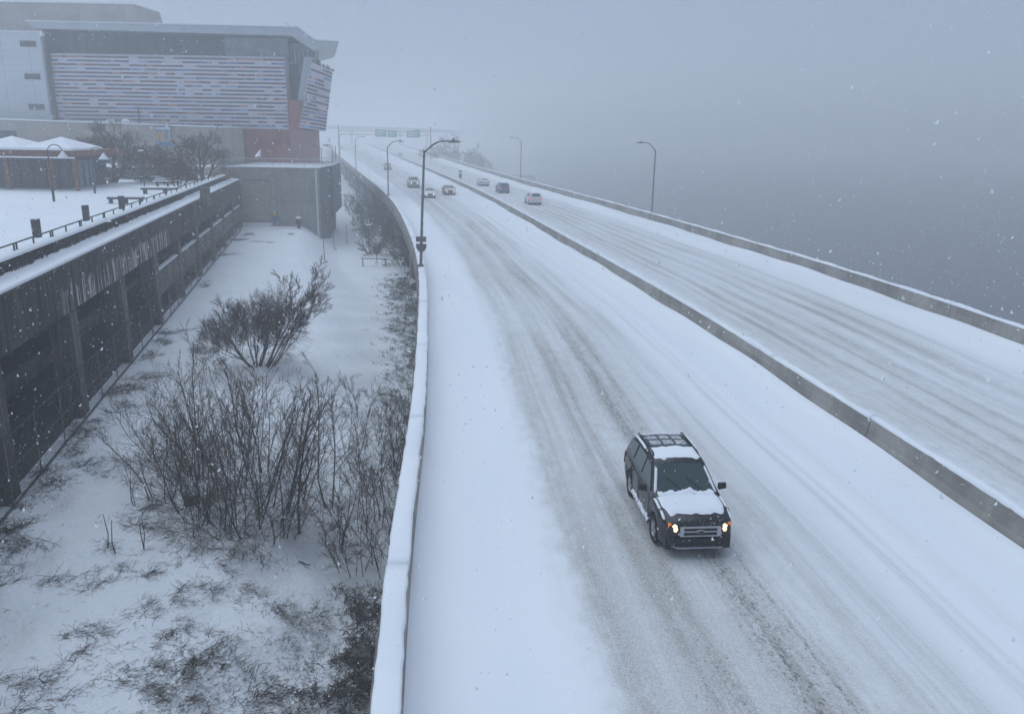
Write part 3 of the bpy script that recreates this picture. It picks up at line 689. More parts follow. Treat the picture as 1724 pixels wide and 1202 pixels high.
L = MB(); stroke(L, -47.95, 7.5, -46.4, 7.5, .14); L.build('light_stripe', SIGNB, bn)

# ------------------------------------------------------------ pavilion on the plaza
pv = thing('pavilion', 'dark glass plaza pavilion with snow covered pyramid roofs and rust brown posts', 'pavilion', (-50, 82, PZ))
m = MB(); m.box(-75, -44.4, 82.2, 89.5, PZ-.1, 6.75); m.build('glass_wall', DGLASS, pv)
for i, x in enumerate(np.arange(-74, -44.3, 1.3)):
    m = MB(); m.box(x-.05, x+.05, 82.1, 82.19, PZ, 6.7); m.build('mullion', DSTEEL, pv)
for x in (-57.6, -53.4, -49.2, -45.0, -42.6):
    m = MB(); m.box(x-.17, x+.17, 79.9, 80.24, PZ-.2, 6.70); m.build('post', WSTEEL, pv)
m = MB(); m.box(-75, -42.4, 79.7, 89.4, 6.76, 7.36); m.build('fascia', WSTEEL, pv)
m = MB(); m.box(-75, -42.3, 79.5, 79.69, 6.62, 6.76); m.build('snow_strip', SNOW, pv)
def pyramid(x0, x1, y0, y1, z0, z1):
    m = MB(); c = ((x0+x1)/2, (y0+y1)/2, z1)
    ring = [(x0, y0), (x1, y0), (x1, y1), (x0, y1)]
    for i in range(4):
        a, b = ring[i], ring[(i+1) % 4]; m.poly([(*a, z0), (*b, z0), c]); m.quad((*a, z0-.22), (*b, z0-.22), (*b, z0), (*a, z0))
    return m
for x0 in (-62.0, -57.1, -52.2, -47.3):
    pyramid(x0, x0+4.85, 79.4, 85.5, 7.59, 8.6).build('roof_snow', SNOW, pv)
for y in (83.2, 84.3, 85.4, 86.5): m = MB(); m.box(-44.39, -44.28, y-.35, y+.35, PZ, 6.3); m.build('door_panel', PGLASS, pv)
m = MB(); m.box(-44.39, -42.9, 82.3, 89.5, 6.45, 6.74); m.build('entrance_canopy', DSTEEL, pv)
# plaza lamps
def bell_lamp(x, y, z, h, side, label):
    o = thing('gooseneck_lamp', label, 'lamp', (x, y, z))
    m = MB(); m.tube([(x, y, z-.2), (x, y, z+1.3)], .10, 8); m.tube([(x, y, z+1.3), (x, y, z+h-.6)], .055, 7); m.build('pole', DSTEEL, o)
    pts = [(x, y, z+h-.6)]+[(x+side*(.6-.6*math.cos(a)), y, z+h-.6+.55*math.sin(a)) for a in np.linspace(.2, math.pi, 9)]
    m = MB(); m.tube(pts, .04, 6); m.build('arm', DSTEEL, o)
    c = (x+side*1.2, y, 0); zz = z+h-.62
    m = MB(); m.lathe([(.04, zz), (.10, zz-.1), (.16, zz-.25), (.42, zz-.52), (.40, zz-.55), (.1, zz-.5)], c, 12); sh = m.build('bell_shade', DSTEEL, o, True)
    m = MB(); m.lathe([(0, zz+.1), (.10, zz+.02), (.14, zz-.08), (.2, zz-.18), (.46, zz-.46), (.44, zz-.515)], c, 12); m.build('snow_cover', SNOW, sh, True)
bell_lamp(-38.0, 67.5, PZ, 4.6, 1, 'dark gooseneck plaza lamp with snowy bell shade before the pavilion posts')
bell_lamp(-39.6, 77.4, PZ, 4.2, 1, 'dark gooseneck plaza lamp with snowy bell shade by the pavilion entrance')
gl = thing('post_top_lamp', 'slim dark plaza post lamp with flat snowy top near the planter steps', 'lamp', (-38.5, 85.5, PZ))
m = MB(); m.tube([(-38.5, 85.5, PZ-.2), (-38.5, 85.5, PZ+3.2)], .06, 7); m.build('pole', DSTEEL, gl)
m = MB(); m.lathe([(0, PZ+3.2), (.12, PZ+3.2), (.3, PZ+3.55), (.32, PZ+3.62), (0, PZ+3.64)], (-38.5, 85.5, 0), 12); m.build('lamp_head', DSTEEL, gl, True)
m = MB(); m.lathe([(.0, PZ+3.645), (.33, PZ+3.645), (.28, PZ+3.75), (0, PZ+3.8)], (-38.5, 85.5, 0), 12); m.build('snow_cap', SNOW, gl, True)
# bollards
for i, (x, y, w) in enumerate(((-26.7, 45.3, .17), (-28.4, 54., .16), (-29.8, 62., .16))):
    o = thing('bollard', ('dark square bollard on the plaza, first of three along the guard rail', 'dark square bollard on the plaza, middle of three along the guard rail', 'dark square bollard on the plaza with a low bench behind it')[i], 'bollard', (x, y, PZ), 0, 'plaza bollards')
    m = MB(); m.box(x-w, x+w, y-w, y+w, PZ-.2, PZ+1.0); m.build('post', WOOD, o)
    m = MB(); m.box(x-w-.01, x+w+.01, y-w-.01, y+w+.01, PZ+.80, PZ+.86); m.build('band', DSTEEL, o)
    m = MB(); m.box(x-w+.01, x+w-.01, y-w+.01, y+w-.01, PZ+1.001, PZ+1.03); m.build('snow_cap', SNOW, o)
# benches / planter edges
def bench(x0, y0, x1, y1, h, label, wd=.5):
    o = thing('plaza_bench', label, 'bench', ((x0+x1)/2, (y0+y1)/2, PZ))
    d = Vector((x1-x0, y1-y0, 0)); n_ = Vector((-d.y, d.x, 0)).normalized()*wd/2
    def bar(z0, z1, k, a=0., b=1.):
        m = MB(); A = Vector((x0, y0, 0))+d*a; B = Vector((x0, y0, 0))+d*b
        m.hexa([A-n_*k+Vector((0,0,z0)), B-n_*k+Vector((0,0,z0)), B+n_*k+Vector((0,0,z0)), A+n_*k+Vector((0,0,z0)), A-n_*k+Vector((0,0,z1)), B-n_*k+Vector((0,0,z1)), B+n_*k+Vector((0,0,z1)), A+n_*k+Vector((0,0,z1))]); return m
    bar(PZ+h-.16, PZ+h, 1).build('seat', WOOD, o)
    for a in (.04, .46, .88): bar(PZ-.1, PZ+h-.161, .7, a, a+.08).build('leg', GARAGE_L, o)
    bar(PZ+h+.002, PZ+h+.12, .98, .01, .99).build('snow', SNOW, o)
bench(-33.4, 67.2, -30.6, 67.6, .45, 'long low snowy bench on the plaza behind the last bollard')
bench(-35.3, 77.6, -31.2, 78.6, .5, 'long low snowy bench under the small bare plaza tree')
bench(-43.3, 95., -40.8, 95.4, .5, 'short snowy bench by the planter wall beside the post lamp')
bench(-40.0, 91.5, -38.2, 92, .5, 'second short snowy bench from the planter wall')
bench(-38.2, 87.5, -35.8, 88, .5, 'third short snowy bench from the planter wall')
bench(-45.6, 90.0, -44.4, 90.3, .5, 'tiny snowy bench between the pavilion and the spreading tree')
plw = thing('planter_wall', 'dark low planter wall with snow on top in front of the podium wall', 'planter', (-47, 100, PZ))
m = MB(); m.box(-56, -38.5, 99.6, 100.2, PZ-.3, 4.9); m.build('wall_body', GARAGE_L, plw)
m = MB(); m.box(-56, -38.45, 99.5, 108, 4.905, 5.03); m.build('snow_bed', SNOW, plw)

# ------------------------------------------------------------ highway lamps
def highway_lamp(f, Y, off, side, h, label, group, arm=2.3, zb=.84, lean=0., rise=.95):
    x, y = along(f, Y, off); o = thing('highway_lamp', label, 'street lamp', (x, y, zb-.6), 0, group)
    m = MB(); m.tube([(x, y, zb-.6), (x+lean*.5, y, zb+h*.5), (x+lean, y, zb+h)], [.105, .088, .07], 8); m.build('pole', STEEL, o)
    m = MB(); m.box(x-.2, x+.2, y-.2, y+.2, zb-.62, zb+.16); m.build('base_plate', STEEL, o)
    nx, ny = nrm(f, Y); nx, ny = float(nx)*side, float(ny)*side
    X = x+lean; Z = zb+h-.15
    pts = [(X, y, Z)]+[(X+nx*arm*q, y+ny*arm*q, Z+rise*math.sin(min(1, q/.7)*math.pi/2)) for q in np.linspace(.15, 1, 7)]
    m = MB(); m.tube(pts, [.06]*4+[.05]*4, 7); m.build('arm', STEEL, o)
    e = Vector(pts[-1]); d = Vector((nx, ny, -.02)); p_ = Vector((-ny, nx, 0))*.14
    m = MB(); c = e-d*.1
    m.hexa([c-p_*.6-Vector((0,0,.10)), c+d*.75-p_*.8-Vector((0,0,.06)), c+d*.75+p_*.8-Vector((0,0,.06)), c+p_*.6-Vector((0,0,.10)), c-p_*.5+Vector((0,0,.08)), c+d*.7-p_*.4+Vector((0,0,.03)), c+d*.7+p_*.4+Vector((0,0,.03)), c+p_*.5+Vector((0,0,.08))]); hd = m.build('lamp_head', STEEL, o)
    m = MB(); m.lathe([(0, 0), (.05, 0), (.05, .12), (0, .13)], tuple(c+d*.25+Vector((0,0,.07))), 8); m.build('photocell', DSTEEL, hd)
    return o
highway_lamp(LF, 54.4, -.2, 1, 7.65, 'tall grey highway lamp with two sign backs on its pole', 'lamps on the garage side parapet', 1.75, .84, .35, .75)
for i, Y in enumerate((117, 199, 300, 440)):
    highway_lamp(LF, Y, -.2, 1, 6.7, 'tall grey highway lamp on the garage side parapet in the snow haze', 'lamps on the garage side parapet', 1.7)
for Y in (94.8, 164, 262):
    highway_lamp(RT, Y, .25, -1, 7.25, 'tall grey highway lamp on the river side parapet', 'lamps on the river side parapet', 1.7)
# sign backs on the near lamp
sx, sy = along(LF, 54.4, -.2); sy -= .16
for nm, lab, prof in (('rectangular_sign', 'small rectangular sign back mounted high on the near lamp pole', [(-.36, 2.55), (.33, 2.55), (.33, 2.9), (-.36, 2.9)]),
                      ('shield_sign', 'rounded shield shaped sign back mounted below a rectangular sign on the near lamp pole', [(-.36, 2.42), (-.36, 2.2), (-.26, 1.98), (-.1, 1.86), (.08, 1.86), (.24, 1.98), (.34, 2.2), (.34, 2.42)])):
    o = thing(nm, lab, 'sign', (sx, sy, 1.9)); m = MB(); m.prism([(sx+a+.1, sy, z) for a, z in prof], (0, -.02, 0)); m.build('plate', SIGNBACK, o)
    zc = sum(z for _, z in prof)/len(prof); m = MB(); m.box(sx-.05, sx+.25, sy+.002, sy+.04, zc-.03, zc+.03); m.build('clamp', STEEL, o)

# small blue delineator sign on the median
x, y = along(MD, 153.7, .3)
o = thing('blue_marker_sign', 'narrow blue marker sign on a thin post above the median barrier', 'sign', (x, y, .84))
m = MB(); m.box(x-.04, x+.04, y-.04, y+.04, .6, 1.6); m.build('post', STEEL, o); m = MB(); m.box(x-.28, x+.28, y-.07, y-.045, 1.5, 2.85); m.build('plate', SIGNB, o)
m = MB(); m.box(x-.2, x+.2, y-.08, y-.071, 2.2, 2.6); m.build('symbol', WHITE, o)

# ------------------------------------------------------------ overhead signs and distant ramp
GY = 300.
ga = thing('sign_gantry', 'distant overhead sign gantry across the highway fading in the snow haze', 'gantry', (-45, GY, 0))
for x in (-63.5, -30.5): m = MB(); m.tube([(x, GY, 0), (x, GY, 11.4)], .22, 8); m.build('post', STEEL, ga)
for z in (8.3, 9.6): m = MB(); m.tube([(-63.5, GY, z), (-30.5, GY, z)], .10, 6); m.build('beam', STEEL, ga)
for i in range(22):
    xa = -63.5+i*1.5; m = MB(); m.tube([(xa, GY, 8.3 if i % 2 else 9.6), (xa+1.5, GY, 9.6 if i % 2 else 8.3)], .05, 4); m.build('brace', STEEL, ga)
for (x0, x1, z0, z1, ex, lab) in ((-50.3, -46.3, 7.7, 10.1, None, 'wide green overhead highway sign beside a narrower green sign'), (-45.8, -42.5, 7.6, 9.9, None, 'narrow green overhead highway sign in the middle of the gantry'), (-39., -34.3, 7.6, 9.9, (-36.2, -34.4, 10.5), 'green overhead highway sign with a small exit tab on top')):
    o = thing('overhead_sign', lab, 'sign', ((x0+x1)/2, GY-.3, z0), 0, 'green signs on the gantry')
    m = MB(); m.box(x0, x1, GY-.30, GY-.22, z0, z1); m.build('panel', SIGNG, o)
    if ex: m = MB(); m.box(ex[0], ex[1], GY-.30, GY-.22, z1+.01, ex[2]); m.build('exit_tab', SIGNG, o)
    for k in range(2): m = MB(); m.box(x0+.4, x0+(x1-x0)*(.8-.2*k), GY-.315, GY-.301, z1-.9-k*.8, z1-.55-k*.8); m.build('lettering', WHITE, o)
fl = thing('flyover_ramp', 'faint distant curved flyover ramp on piers beyond the sign gantry', 'bridge', (-80, 430, 0))
P = [(-460, 660, 13), (-330, 645, 13), (-220, 636, 12.6), (-140, 632, 12), (-88, 650, 11.5), (-68, 700, 11), (-60, 770, 10.5), (-58, 850, 10)]
sp = spl([(i, p[0]) for i, p in enumerate(P)]), spl([(i, p[1]) for i, p in enumerate(P)]), spl([(i, p[2]) for i, p in enumerate(P)])
T = np.linspace(0, len(P)-1, 70); C = np.stack([f(T) for f in sp], 1); m = MB(); ms = MB()
for i, c in enumerate(C):
    d = C[min(i+1, 69)]-C[max(i-1, 0)]; n_ = np.array([d[1], -d[0], 0]); n_ /= np.linalg.norm(n_)
    for o_, z in ((-5, -1.6), (-5, .9), (-4.7, .9), (-4.7, 0), (4.7, 0), (4.7, .9), (5, .9), (5, -1.6)): q = c+n_*o_; m.v.append((q[0], q[1], q[2]+z))
    for o_ in (-4.69, 4.69): q = c+n_*o_; ms.v.append((q[0], q[1], q[2]+.02))
for i in range(69):
    for j in range(8): m.f.append((i*8+j, i*8+(j+1) % 8, (i+1)*8+(j+1) % 8, (i+1)*8+j))
    ms.f.append((i*2, i*2+1, i*2+3, i*2+2))
m.build('deck', PIER, fl); ms.build('deck_snow', SNOW, fl)
for i in range(4, 52, 7):
    c = C[i]; m = MB(); m.lathe([(0, -7), (.9, -7), (.9, c[2]-1.6), (0, c[2]-1.6)], (c[0], c[1], 0), 10); m.build('pier', PIER, fl)

# ------------------------------------------------------------ vehicles (local: +x forward, +z up)
def interp(P):
    xs_ = [p[0] for p in P]; zs_ = [p[1] for p in P]
    return lambda x: float(np.interp(x, xs_, zs_))
KINDS = {
 'suv': dict(L=2.22, W=.905, wr=.355, axle=1.31, top=[(-2.22, .80), (-2.16, 1.02), (-1.9, 1.06), (.9, 1.05), (1.25, 1.06), (1.75, 1.01), (2.02, .95), (2.14, .88), (2.2, .80), (2.22, .72)],
   roof=[(-2.15, 1.03), (-2.0, 1.35), (-1.86, 1.58), (-1.6, 1.67), (-1.0, 1.71), (-.3, 1.71), (.1, 1.675), (.22, 1.63), (.98, 1.06)], tumble=.32, belt=1.04,
   side=[[(.70, 1.12), (.16, 1.54), (-.22, 1.575), (-.22, 1.12)], [(-.32, 1.12), (-.32, 1.58), (-1.05, 1.57), (-1.14, 1.12)], [(-1.24, 1.14), (-1.20, 1.56), (-1.74, 1.50), (-1.86, 1.16)]], ws=(.90, .27), rw=(-2.09, -1.90)),
 'sedan': dict(L=2.30, W=.90, wr=.325, axle=1.36, top=[(-2.30, .62), (-2.25, .92), (-1.9, 1.0), (-1.5, 1.0), (.9, .95), (1.4, .88), (1.9, .80), (2.2, .70), (2.3, .55)],
   roof=[(-1.75, .98), (-1.1, 1.34), (-.7, 1.43), (-.1, 1.45), (.25, 1.40), (1.15, .94)], tumble=.42, belt=.95,
   side=[[(.75, 1.0), (.2, 1.33), (-.2, 1.36), (-.2, 1.0)], [(-.28, 1.0), (-.28, 1.36), (-.9, 1.32), (-1.25, 1.02)]], ws=(1.06, .30), rw=(-1.68, -1.12)),
 'pickup': dict(L=2.85, W=.98, wr=.39, axle=1.75, top=[(-2.85, .75), (-2.82, 1.15), (-.8, 1.16), (.9, 1.14), (1.2, 1.18), (2.2, 1.14), (2.7, 1.06), (2.82, .95), (2.85, .7)],
   roof=[(-.85, 1.14), (-.75, 1.6), (-.6, 1.82), (0, 1.88), (.5, 1.86), (.75, 1.80), (1.35, 1.14)], tumble=.26, belt=1.15,
   side=[[(1.05, 1.24), (.68, 1.68), (.28, 1.72), (.28, 1.24)], [(.18, 1.24), (.18, 1.72), (-.5, 1.70), (-.56, 1.24)]], ws=(1.28, .80), rw=(-.84, -.70)),
}
def car(name, label, kind, paint, loc, heading, group=None, detail=0, front_on=True, tail_on=False, snow=True, head=None):
    K = KINDS[kind]; L, W = K['L'], K['W']; wr, ax = K['wr'], K['axle']
    top, roof = interp(K['top']), interp(K['roof']); belt = K['belt']; tb = K['tumble']
    o = thing(name, label, 'car' if kind != 'pickup' else 'truck', loc, heading, group)
    B = lambda m, n, mt, p=o, s=False: m.build(n, mt, p, s, False)
    ra = wr+.06
    def wid(x): return W-.17*max(0, (x-(L-.75))/.75)**2.2-.07*max(0, (-x-(L-.45))/.45)**2
    def bot(x):
        z = .27+.08*max(0, (abs(x)-(L-.5))/.5)
        for c in (-ax, ax):
            if abs(x-c) < ra: z = max(z, wr+math.sqrt(ra*ra-(x-c)**2)*.98)
        return z
    stn = sorted(set([round(v, 3) for v in np.linspace(-L, L, 41)]+[round(c+q*ra, 3) for c in (-ax, ax) for q in (-1.001, -.97, -.85, -.6, -.3, 0, .3, .6, .85, .97, 1.001)]+[round(s*(L-d), 3) for s in (-1, 1) for d in (.02, .06, .12)]))
    rows = []
    for x in stn:
        w = wid(x); zt = top(x); zb = min(bot(x), zt-.08); h = zt-zb
        half = [(w*.955, zb), (w*.985, zb+h*.25), (w, zb+h*.55), (w*.985, zb+h*.82), (w*.955, zb+h*.93), (w*.905, zt-.012), (w*.80, zt+.012), (w*.45, zt+.036)]
        rows.append([(x, -y, z) for y, z in half]+[(x, 0, zt+.045)]+[(x, y, z) for y, z in half[::-1]])
    k = len(rows[0]); m = MB(); m.grid([p for r in rows for p in r], len(rows), k)
    m.f.append(tuple(range(k))); m.f.append(tuple((len(rows)-1)*k+j for j in range(k-1, -1, -1)))
    body = B(m, 'body', paint, s=True)
    try: body.data.set_sharp_from_angle(angle=R(32))
    except Exception: pass
    m = MB(); m.box(-L+.1, L-.1, -W+.12, W-.12, .22, .62); B(m, 'underbody', BLACKPL)
    # greenhouse
    rx = [p[0] for p in K['roof']]; st2 = sorted(set([round(v, 3) for v in np.linspace(rx[0], rx[-1], 26)]+rx)); rows = []
    for x in st2:
        zr = max(roof(x), belt+.012); wb = min(wid(x)*.955, W*.955); wt = wb-(zr-belt)*tb
        d = min(.09, (zr-belt)*.5)
        half = [(wb, belt-.05), (wb-(zr-d-belt)*tb, zr-d), (wt-.03, zr-.02), (wt-.11, zr), (wt*.45, zr+.018)]
        rows.append([(x, -y, z) for y, z in half]+[(x, 0, zr+.024)]+[(x, y, z) for y, z in half[::-1]])
    k = len(rows[0]); m = MB(); m.grid([p for r in rows for p in r], len(rows), k); m.f.append(tuple(range(k))); m.f.append(tuple((len(rows)-1)*k+j for j in range(k-1, -1, -1)))
    cab = B(m, 'cabin', paint, s=True)
    try: cab.data.set_sharp_from_angle(angle=R(35))
    except Exception: pass
    for s in (-1, 1):
        for pl in K['side']:
            P_ = [(x, s*(min(wid(x)*.955, W*.955)-(z-belt)*tb+.006), z) for x, z in pl]
            m = MB(); m.poly(P_ if s < 0 else P_[::-1])
            B(m, 'side_window', CARGLASS)
    def screen(x0, x1, nm, inset=.13, mat=CARGLASS, off=.014, ya=-1., yb=1.):
        m = MB(); V = []; n = 7
        for i in range(n):
            x = x0+(x1-x0)*i/(n-1); zr = roof(x)
            for j in range(9):
                wt = min(wid(x)*.955, W*.955)-(zr-belt)*tb-inset; q = (ya+(yb-ya)*j/8)
                V.append((x+off*.5*(1 if x > 0 else -1), q*wt, zr+.024*(1-(q*.9)**2)+off))
        m.grid(V, n, 9)
        if x0 > x1: m.f = [f[::-1] for f in m.f]
        return B(m, nm, mat, s=True)
    wsn = screen(*K['ws'], 'windshield'); rwn = screen(*K['rw'], 'rear_window', .16)
    for cx in (ax, -ax):
        for s in (-1, 1):
            wc = (cx, s*(W-.13), wr)
            wh = bpy.data.objects.new('wheel', None); wh.empty_display_size = .1; col.objects.link(wh); wh.parent = o; wh.location = wc
            m = MB(); m.lathe([(wr*.62, -.10), (wr*.93, -.115), (wr, -.08), (wr, .08), (wr*.93, .115), (wr*.62, .10)], (0, 0, 0), 24, 'y'); m.build('tyre', TYRE, wh, True, False)
            m = MB(); m.lathe([(0, s*.085), (wr*.16, s*.088), (wr*.18, s*.07), (wr*.5, s*.05), (wr*.60, s*.095), (wr*.63, s*.09)], (0, 0, 0), 20, 'y')
            for a in range(5):
                t = a*2*math.pi/5; c_, s_ = math.cos(t), math.sin(t); p_, q_ = (-s_*.035, c_*.035), (c_, s_)
                m.hexa([(p_[0]*1.2, s*.06, p_[1]*1.2), (-p_[0]*1.2, s*.06, -p_[1]*1.2), (-p_[0]+q_[0]*wr*.6, s*.06, -p_[1]+q_[1]*wr*.6), (p_[0]+q_[0]*wr*.6, s*.06, p_[1]+q_[1]*wr*.6), (p_[0]*1.2, s*.1, p_[1]*1.2), (-p_[0]*1.2, s*.1, -p_[1]*1.2), (-p_[0]+q_[0]*wr*.6, s*.095, -p_[1]+q_[1]*wr*.6), (p_[0]+q_[0]*wr*.6, s*.095, p_[1]+q_[1]*wr*.6)])
            m.build('rim', RIM, wh, False, False)
            m = MB(); m.lathe([(0, 0), (ra*.99, 0)], (cx, s*(W-.28), wr), 20, 'y'); B(m, 'wheel_well', BLACKPL)
    # lights and front
    zf = top(L-.1)
    hm = head or (HEADC if front_on else CLEAR)
    for s in (-1, 1):
        y0, y1 = s*(W*.50), s*(W*.825)
        # lamp housing: wedge hugging the corner
        P_ = [(L+.03, y0, zf-.27), (L-.08, y1, zf-.22), (L-.10, y1, zf-.005), (L-.04, y0, zf-.05)]
        Q_ = [(L-.25, y0, zf-.24), (L-.30, y1, zf-.20), (L-.30, y1, zf-.02), (L-.25, y0, zf-.06)]
        m = MB(); m.hexa([P_[0], P_[1], Q_[1], Q_[0], P_[3], P_[2], Q_[2], Q_[3]]); hl = B(m, 'headlight', CHROME if detail else hm)
        if detail:
            m = MB(); c = Vector(P_[0])*.42+Vector(P_[2])*.58
            m.lathe([(0, .035), (.065, .028), (.108, .0), (.108, -.05)], (0, 0, 0), 16)
            n_ = (Vector(P_[1])-Vector(P_[0])).cross(Vector(P_[3])-Vector(P_[0])).normalized(); n_ = n_ if n_.x > 0 else -n_
            q = n_.to_track_quat('Z', 'Y'); m.v = [tuple(q @ Vector(v)+c) for v in m.v]; B(m, 'lit_bulb', HEAD, hl, True)
            a = Vector(P_[1]); b = Vector(P_[2]); e = Vector((.02, s*.012, 0))
            m = MB(); m.hexa([a+e, a+e+Vector((.015, -s*.10, 0)), a+Vector((-.16, 0, 0)), a+Vector((-.16, -s*.02, 0)), b+e, b+e+Vector((.005, -s*.08, 0)), b+Vector((-.16, s*.02, 0)), b+Vector((-.16, -s*.02, 0))]); B(m, 'turn_signal', AMBER, hl)
        zr_ = min(top(-L+.05), 1.0)
        m = MB(); m.hexa([(-L-.012, s*W*.72, zr_-.28), (-L-.012, s*W*.93, zr_-.28), (-L+.2, s*W*1.0, zr_-.28), (-L+.2, s*W*.7, zr_-.28), (-L+.0, s*W*.74, zr_+.0), (-L+.0, s*W*.93, zr_+.0), (-L+.2, s*W*.99, zr_+.0), (-L+.2, s*W*.7, zr_+.0)]); B(m, 'tail_lamp', TAIL if tail_on else mk('red_lens', (.30, .03, .03), .3))
        # mirror
        mx = K['side'][0][0][0]-.06; my = s*(W+.02)
        m = MB(); n = 6
        m.hexa([(mx-.05, my, belt+.02), (mx+.06, my, belt+.02), (mx+.04, my+s*.20, belt+.05), (mx-.05, my+s*.20, belt+.05), (mx-.05, my, belt+.17), (mx+.04, my, belt+.17), (mx+.02, my+s*.19, belt+.18), (mx-.05, my+s*.19, belt+.18)]); B(m, 'mirror', BLACKPL if detail else paint)
    m = MB(); m.box(L-.05, L+.022, -W*.5, W*.5, zf-.27, zf-.06); g_ = B(m, 'grille', BLACKPL)
    if detail:
        for (z0, z1) in ((zf-.075, zf-.045), (zf-.175, zf-.145), (zf-.285, zf-.255)): m = MB(); m.box(L+.0, L+.045, -W*.52, W*.52, z0, z1); B(m, 'chrome_bar', CHROME, g_)
        for s in (-1, 1): m = MB(); m.box(L+.0, L+.04, s*W*.44, s*W*.54, zf-.28, zf-.05); B(m, 'chrome_bar', CHROME, g_)
        m = MB(); m.lathe([(0, .02), (.085, .016), (.10, 0)], (0, 0, 0), 20); m.v = [(L+.05+v[2], v[0]*1.15, zf-.16+v[1]*.52) for v in m.v]; em = B(m, 'emblem', CHROME, g_, True)
        m = MB(); m.lathe([(0, .024), (.07, .021), (.078, .012)], (0, 0, 0), 20); m.v = [(L+.052+v[2], v[0]*1.15, zf-.16+v[1]*.50) for v in m.v]; B(m, 'emblem_field', DSTEEL, em, True)
        m = MB(); m.hexa([(L-.2, -W*.83, .29), (L+.04, -W*.58, .29), (L+.04, W*.58, .29), (L-.2, W*.83, .29), (L-.2, -W*.85, .34), (L+.06, -W*.60, .34), (L+.06, W*.60, .34), (L-.2, W*.85, .34)]); B(m, 'bumper_lip', CHROME)
        m = MB(); m.hexa([(L-.25, -W*.88, .37), (L+.03, -W*.62, .37), (L+.03, W*.62, .37), (L-.25, W*.88, .37), (L-.25, -W*.89, .57), (L+.06, -W*.64, .57), (L+.06, W*.64, .57), (L-.25, W*.89, .57)]); B(m, 'bumper', BLACKPL)
        for s in (-1, 1):
            m = MB(); m.lathe([(0, .02), (.05, .015), (.065, -.02)], (0, 0, 0), 12); q = Vector((1, s*.35, 0)).to_track_quat('Z', 'Y'); m.v = [tuple(q @ Vector(v)+Vector((L-.03, s*W*.70, .48))) for v in m.v]; B(m, 'fog_lamp', CLEAR, o, True)
            # roof rails
            pts = [(-1.75, s*.60, 1.65), (-1.65, s*.60, 1.70), (-.2, s*.585, 1.735), (-.08, s*.585, 1.68)]
            m = MB(); m.tube(pts, .022, 6); B(m, 'roof_rail', BLACKPL)
            # door seams and sill
            m = MB(); m.box(-.9, .9, s*(W*.975), s*(W*1.0+.006), .30, .36); B(m, 'sill', BLACKPL)
            for xs_ in (.82, -.27, -1.1):
                m = MB(); m.box(xs_-.006, xs_+.006, s*(W*.99), s*(W+.004), .42, 1.0); B(m, 'door_seam', BLACKPL)
            for xs_ in (.0, -1.0): m = MB(); m.box(xs_-.2, xs_-.02, s*(W*.99), s*(W+.022), .86, .90); B(m, 'door_handle', BLACKPL)
            # slush caked on sill
            rr = random.Random(3+s); m = MB(); V = []; nx_ = 40
            for i_ in range(nx_):
                xq = -.88+1.8*i_/(nx_-1); hh = .05+.09*abs(math.sin(xq*5+1)*math.sin(xq*11))+.04*rr.random(); oo = .012+.03*rr.random()
                for (dy, zz) in ((.0, .27), (oo, .29), (oo*1.2, .30+hh*.5), (.004, .31+hh), (-.03, .315+hh)): V.append((xq, s*(W*.985+dy), zz))
            m.grid(V, nx_, 5); B(m, 'caked_snow', SNOW, o, True)
        for y_ in (-.05, .45):
            m = MB(); m.tube([(.93, y_, 1.135), (.62, y_-.38, 1.385)], .013, 5); B(m, 'wiper', BLACKPL)
        m = MB(); m.box(.20, .26, -.12, .12, 1.5, 1.57); B(m, 'rear_view_mirror', BLACKPL)
    # snow lying on the car
    def patch(x0, x1, ya, yb, surf, th, nx, ny, seed, nm, mat=SNOW, ragged=.06, p=o):
        rr = random.Random(seed); V = []
        ny = ny*2
        def edge():
            f = [rr.uniform(0, 6.28) for _ in range(5)]
            return [ragged*(.6*math.sin(j*9/ny+f[0])+.5*math.sin(j*19/ny+f[1])+.35*math.sin(j*37/ny+f[2])+.25*rr.uniform(-1, 1)) for j in range(ny)]
        e0, e1 = edge(), edge()
        for i in range(nx):
            for j in range(ny):
                q = i/(nx-1); r_ = j/(ny-1)
                x = (x0+e0[j])*(1-q)+(x1+e1[j])*q; y = ya(x)*(1-r_)+yb(x)*r_
                e = min(q, 1-q)*(nx-1), min(r_, 1-r_)*(ny-1); ed = min(min(e)/1.5, 1)
                V.append((x, y, surf(x, y)+.004+th*ed*(.75+.4*rr.random())-.012*(ed < .01)))
        m = MB(); m.grid(V, nx, ny); m.f = [f[::-1] for f in m.f]
        return m.build(nm, mat, p, True, False)
    ts = lambda x, y: top(x)+.046-.048*(abs(y)/W)**2
    rs = lambda x, y: roof(x)+.024-.03*(abs(y)/.6)**2
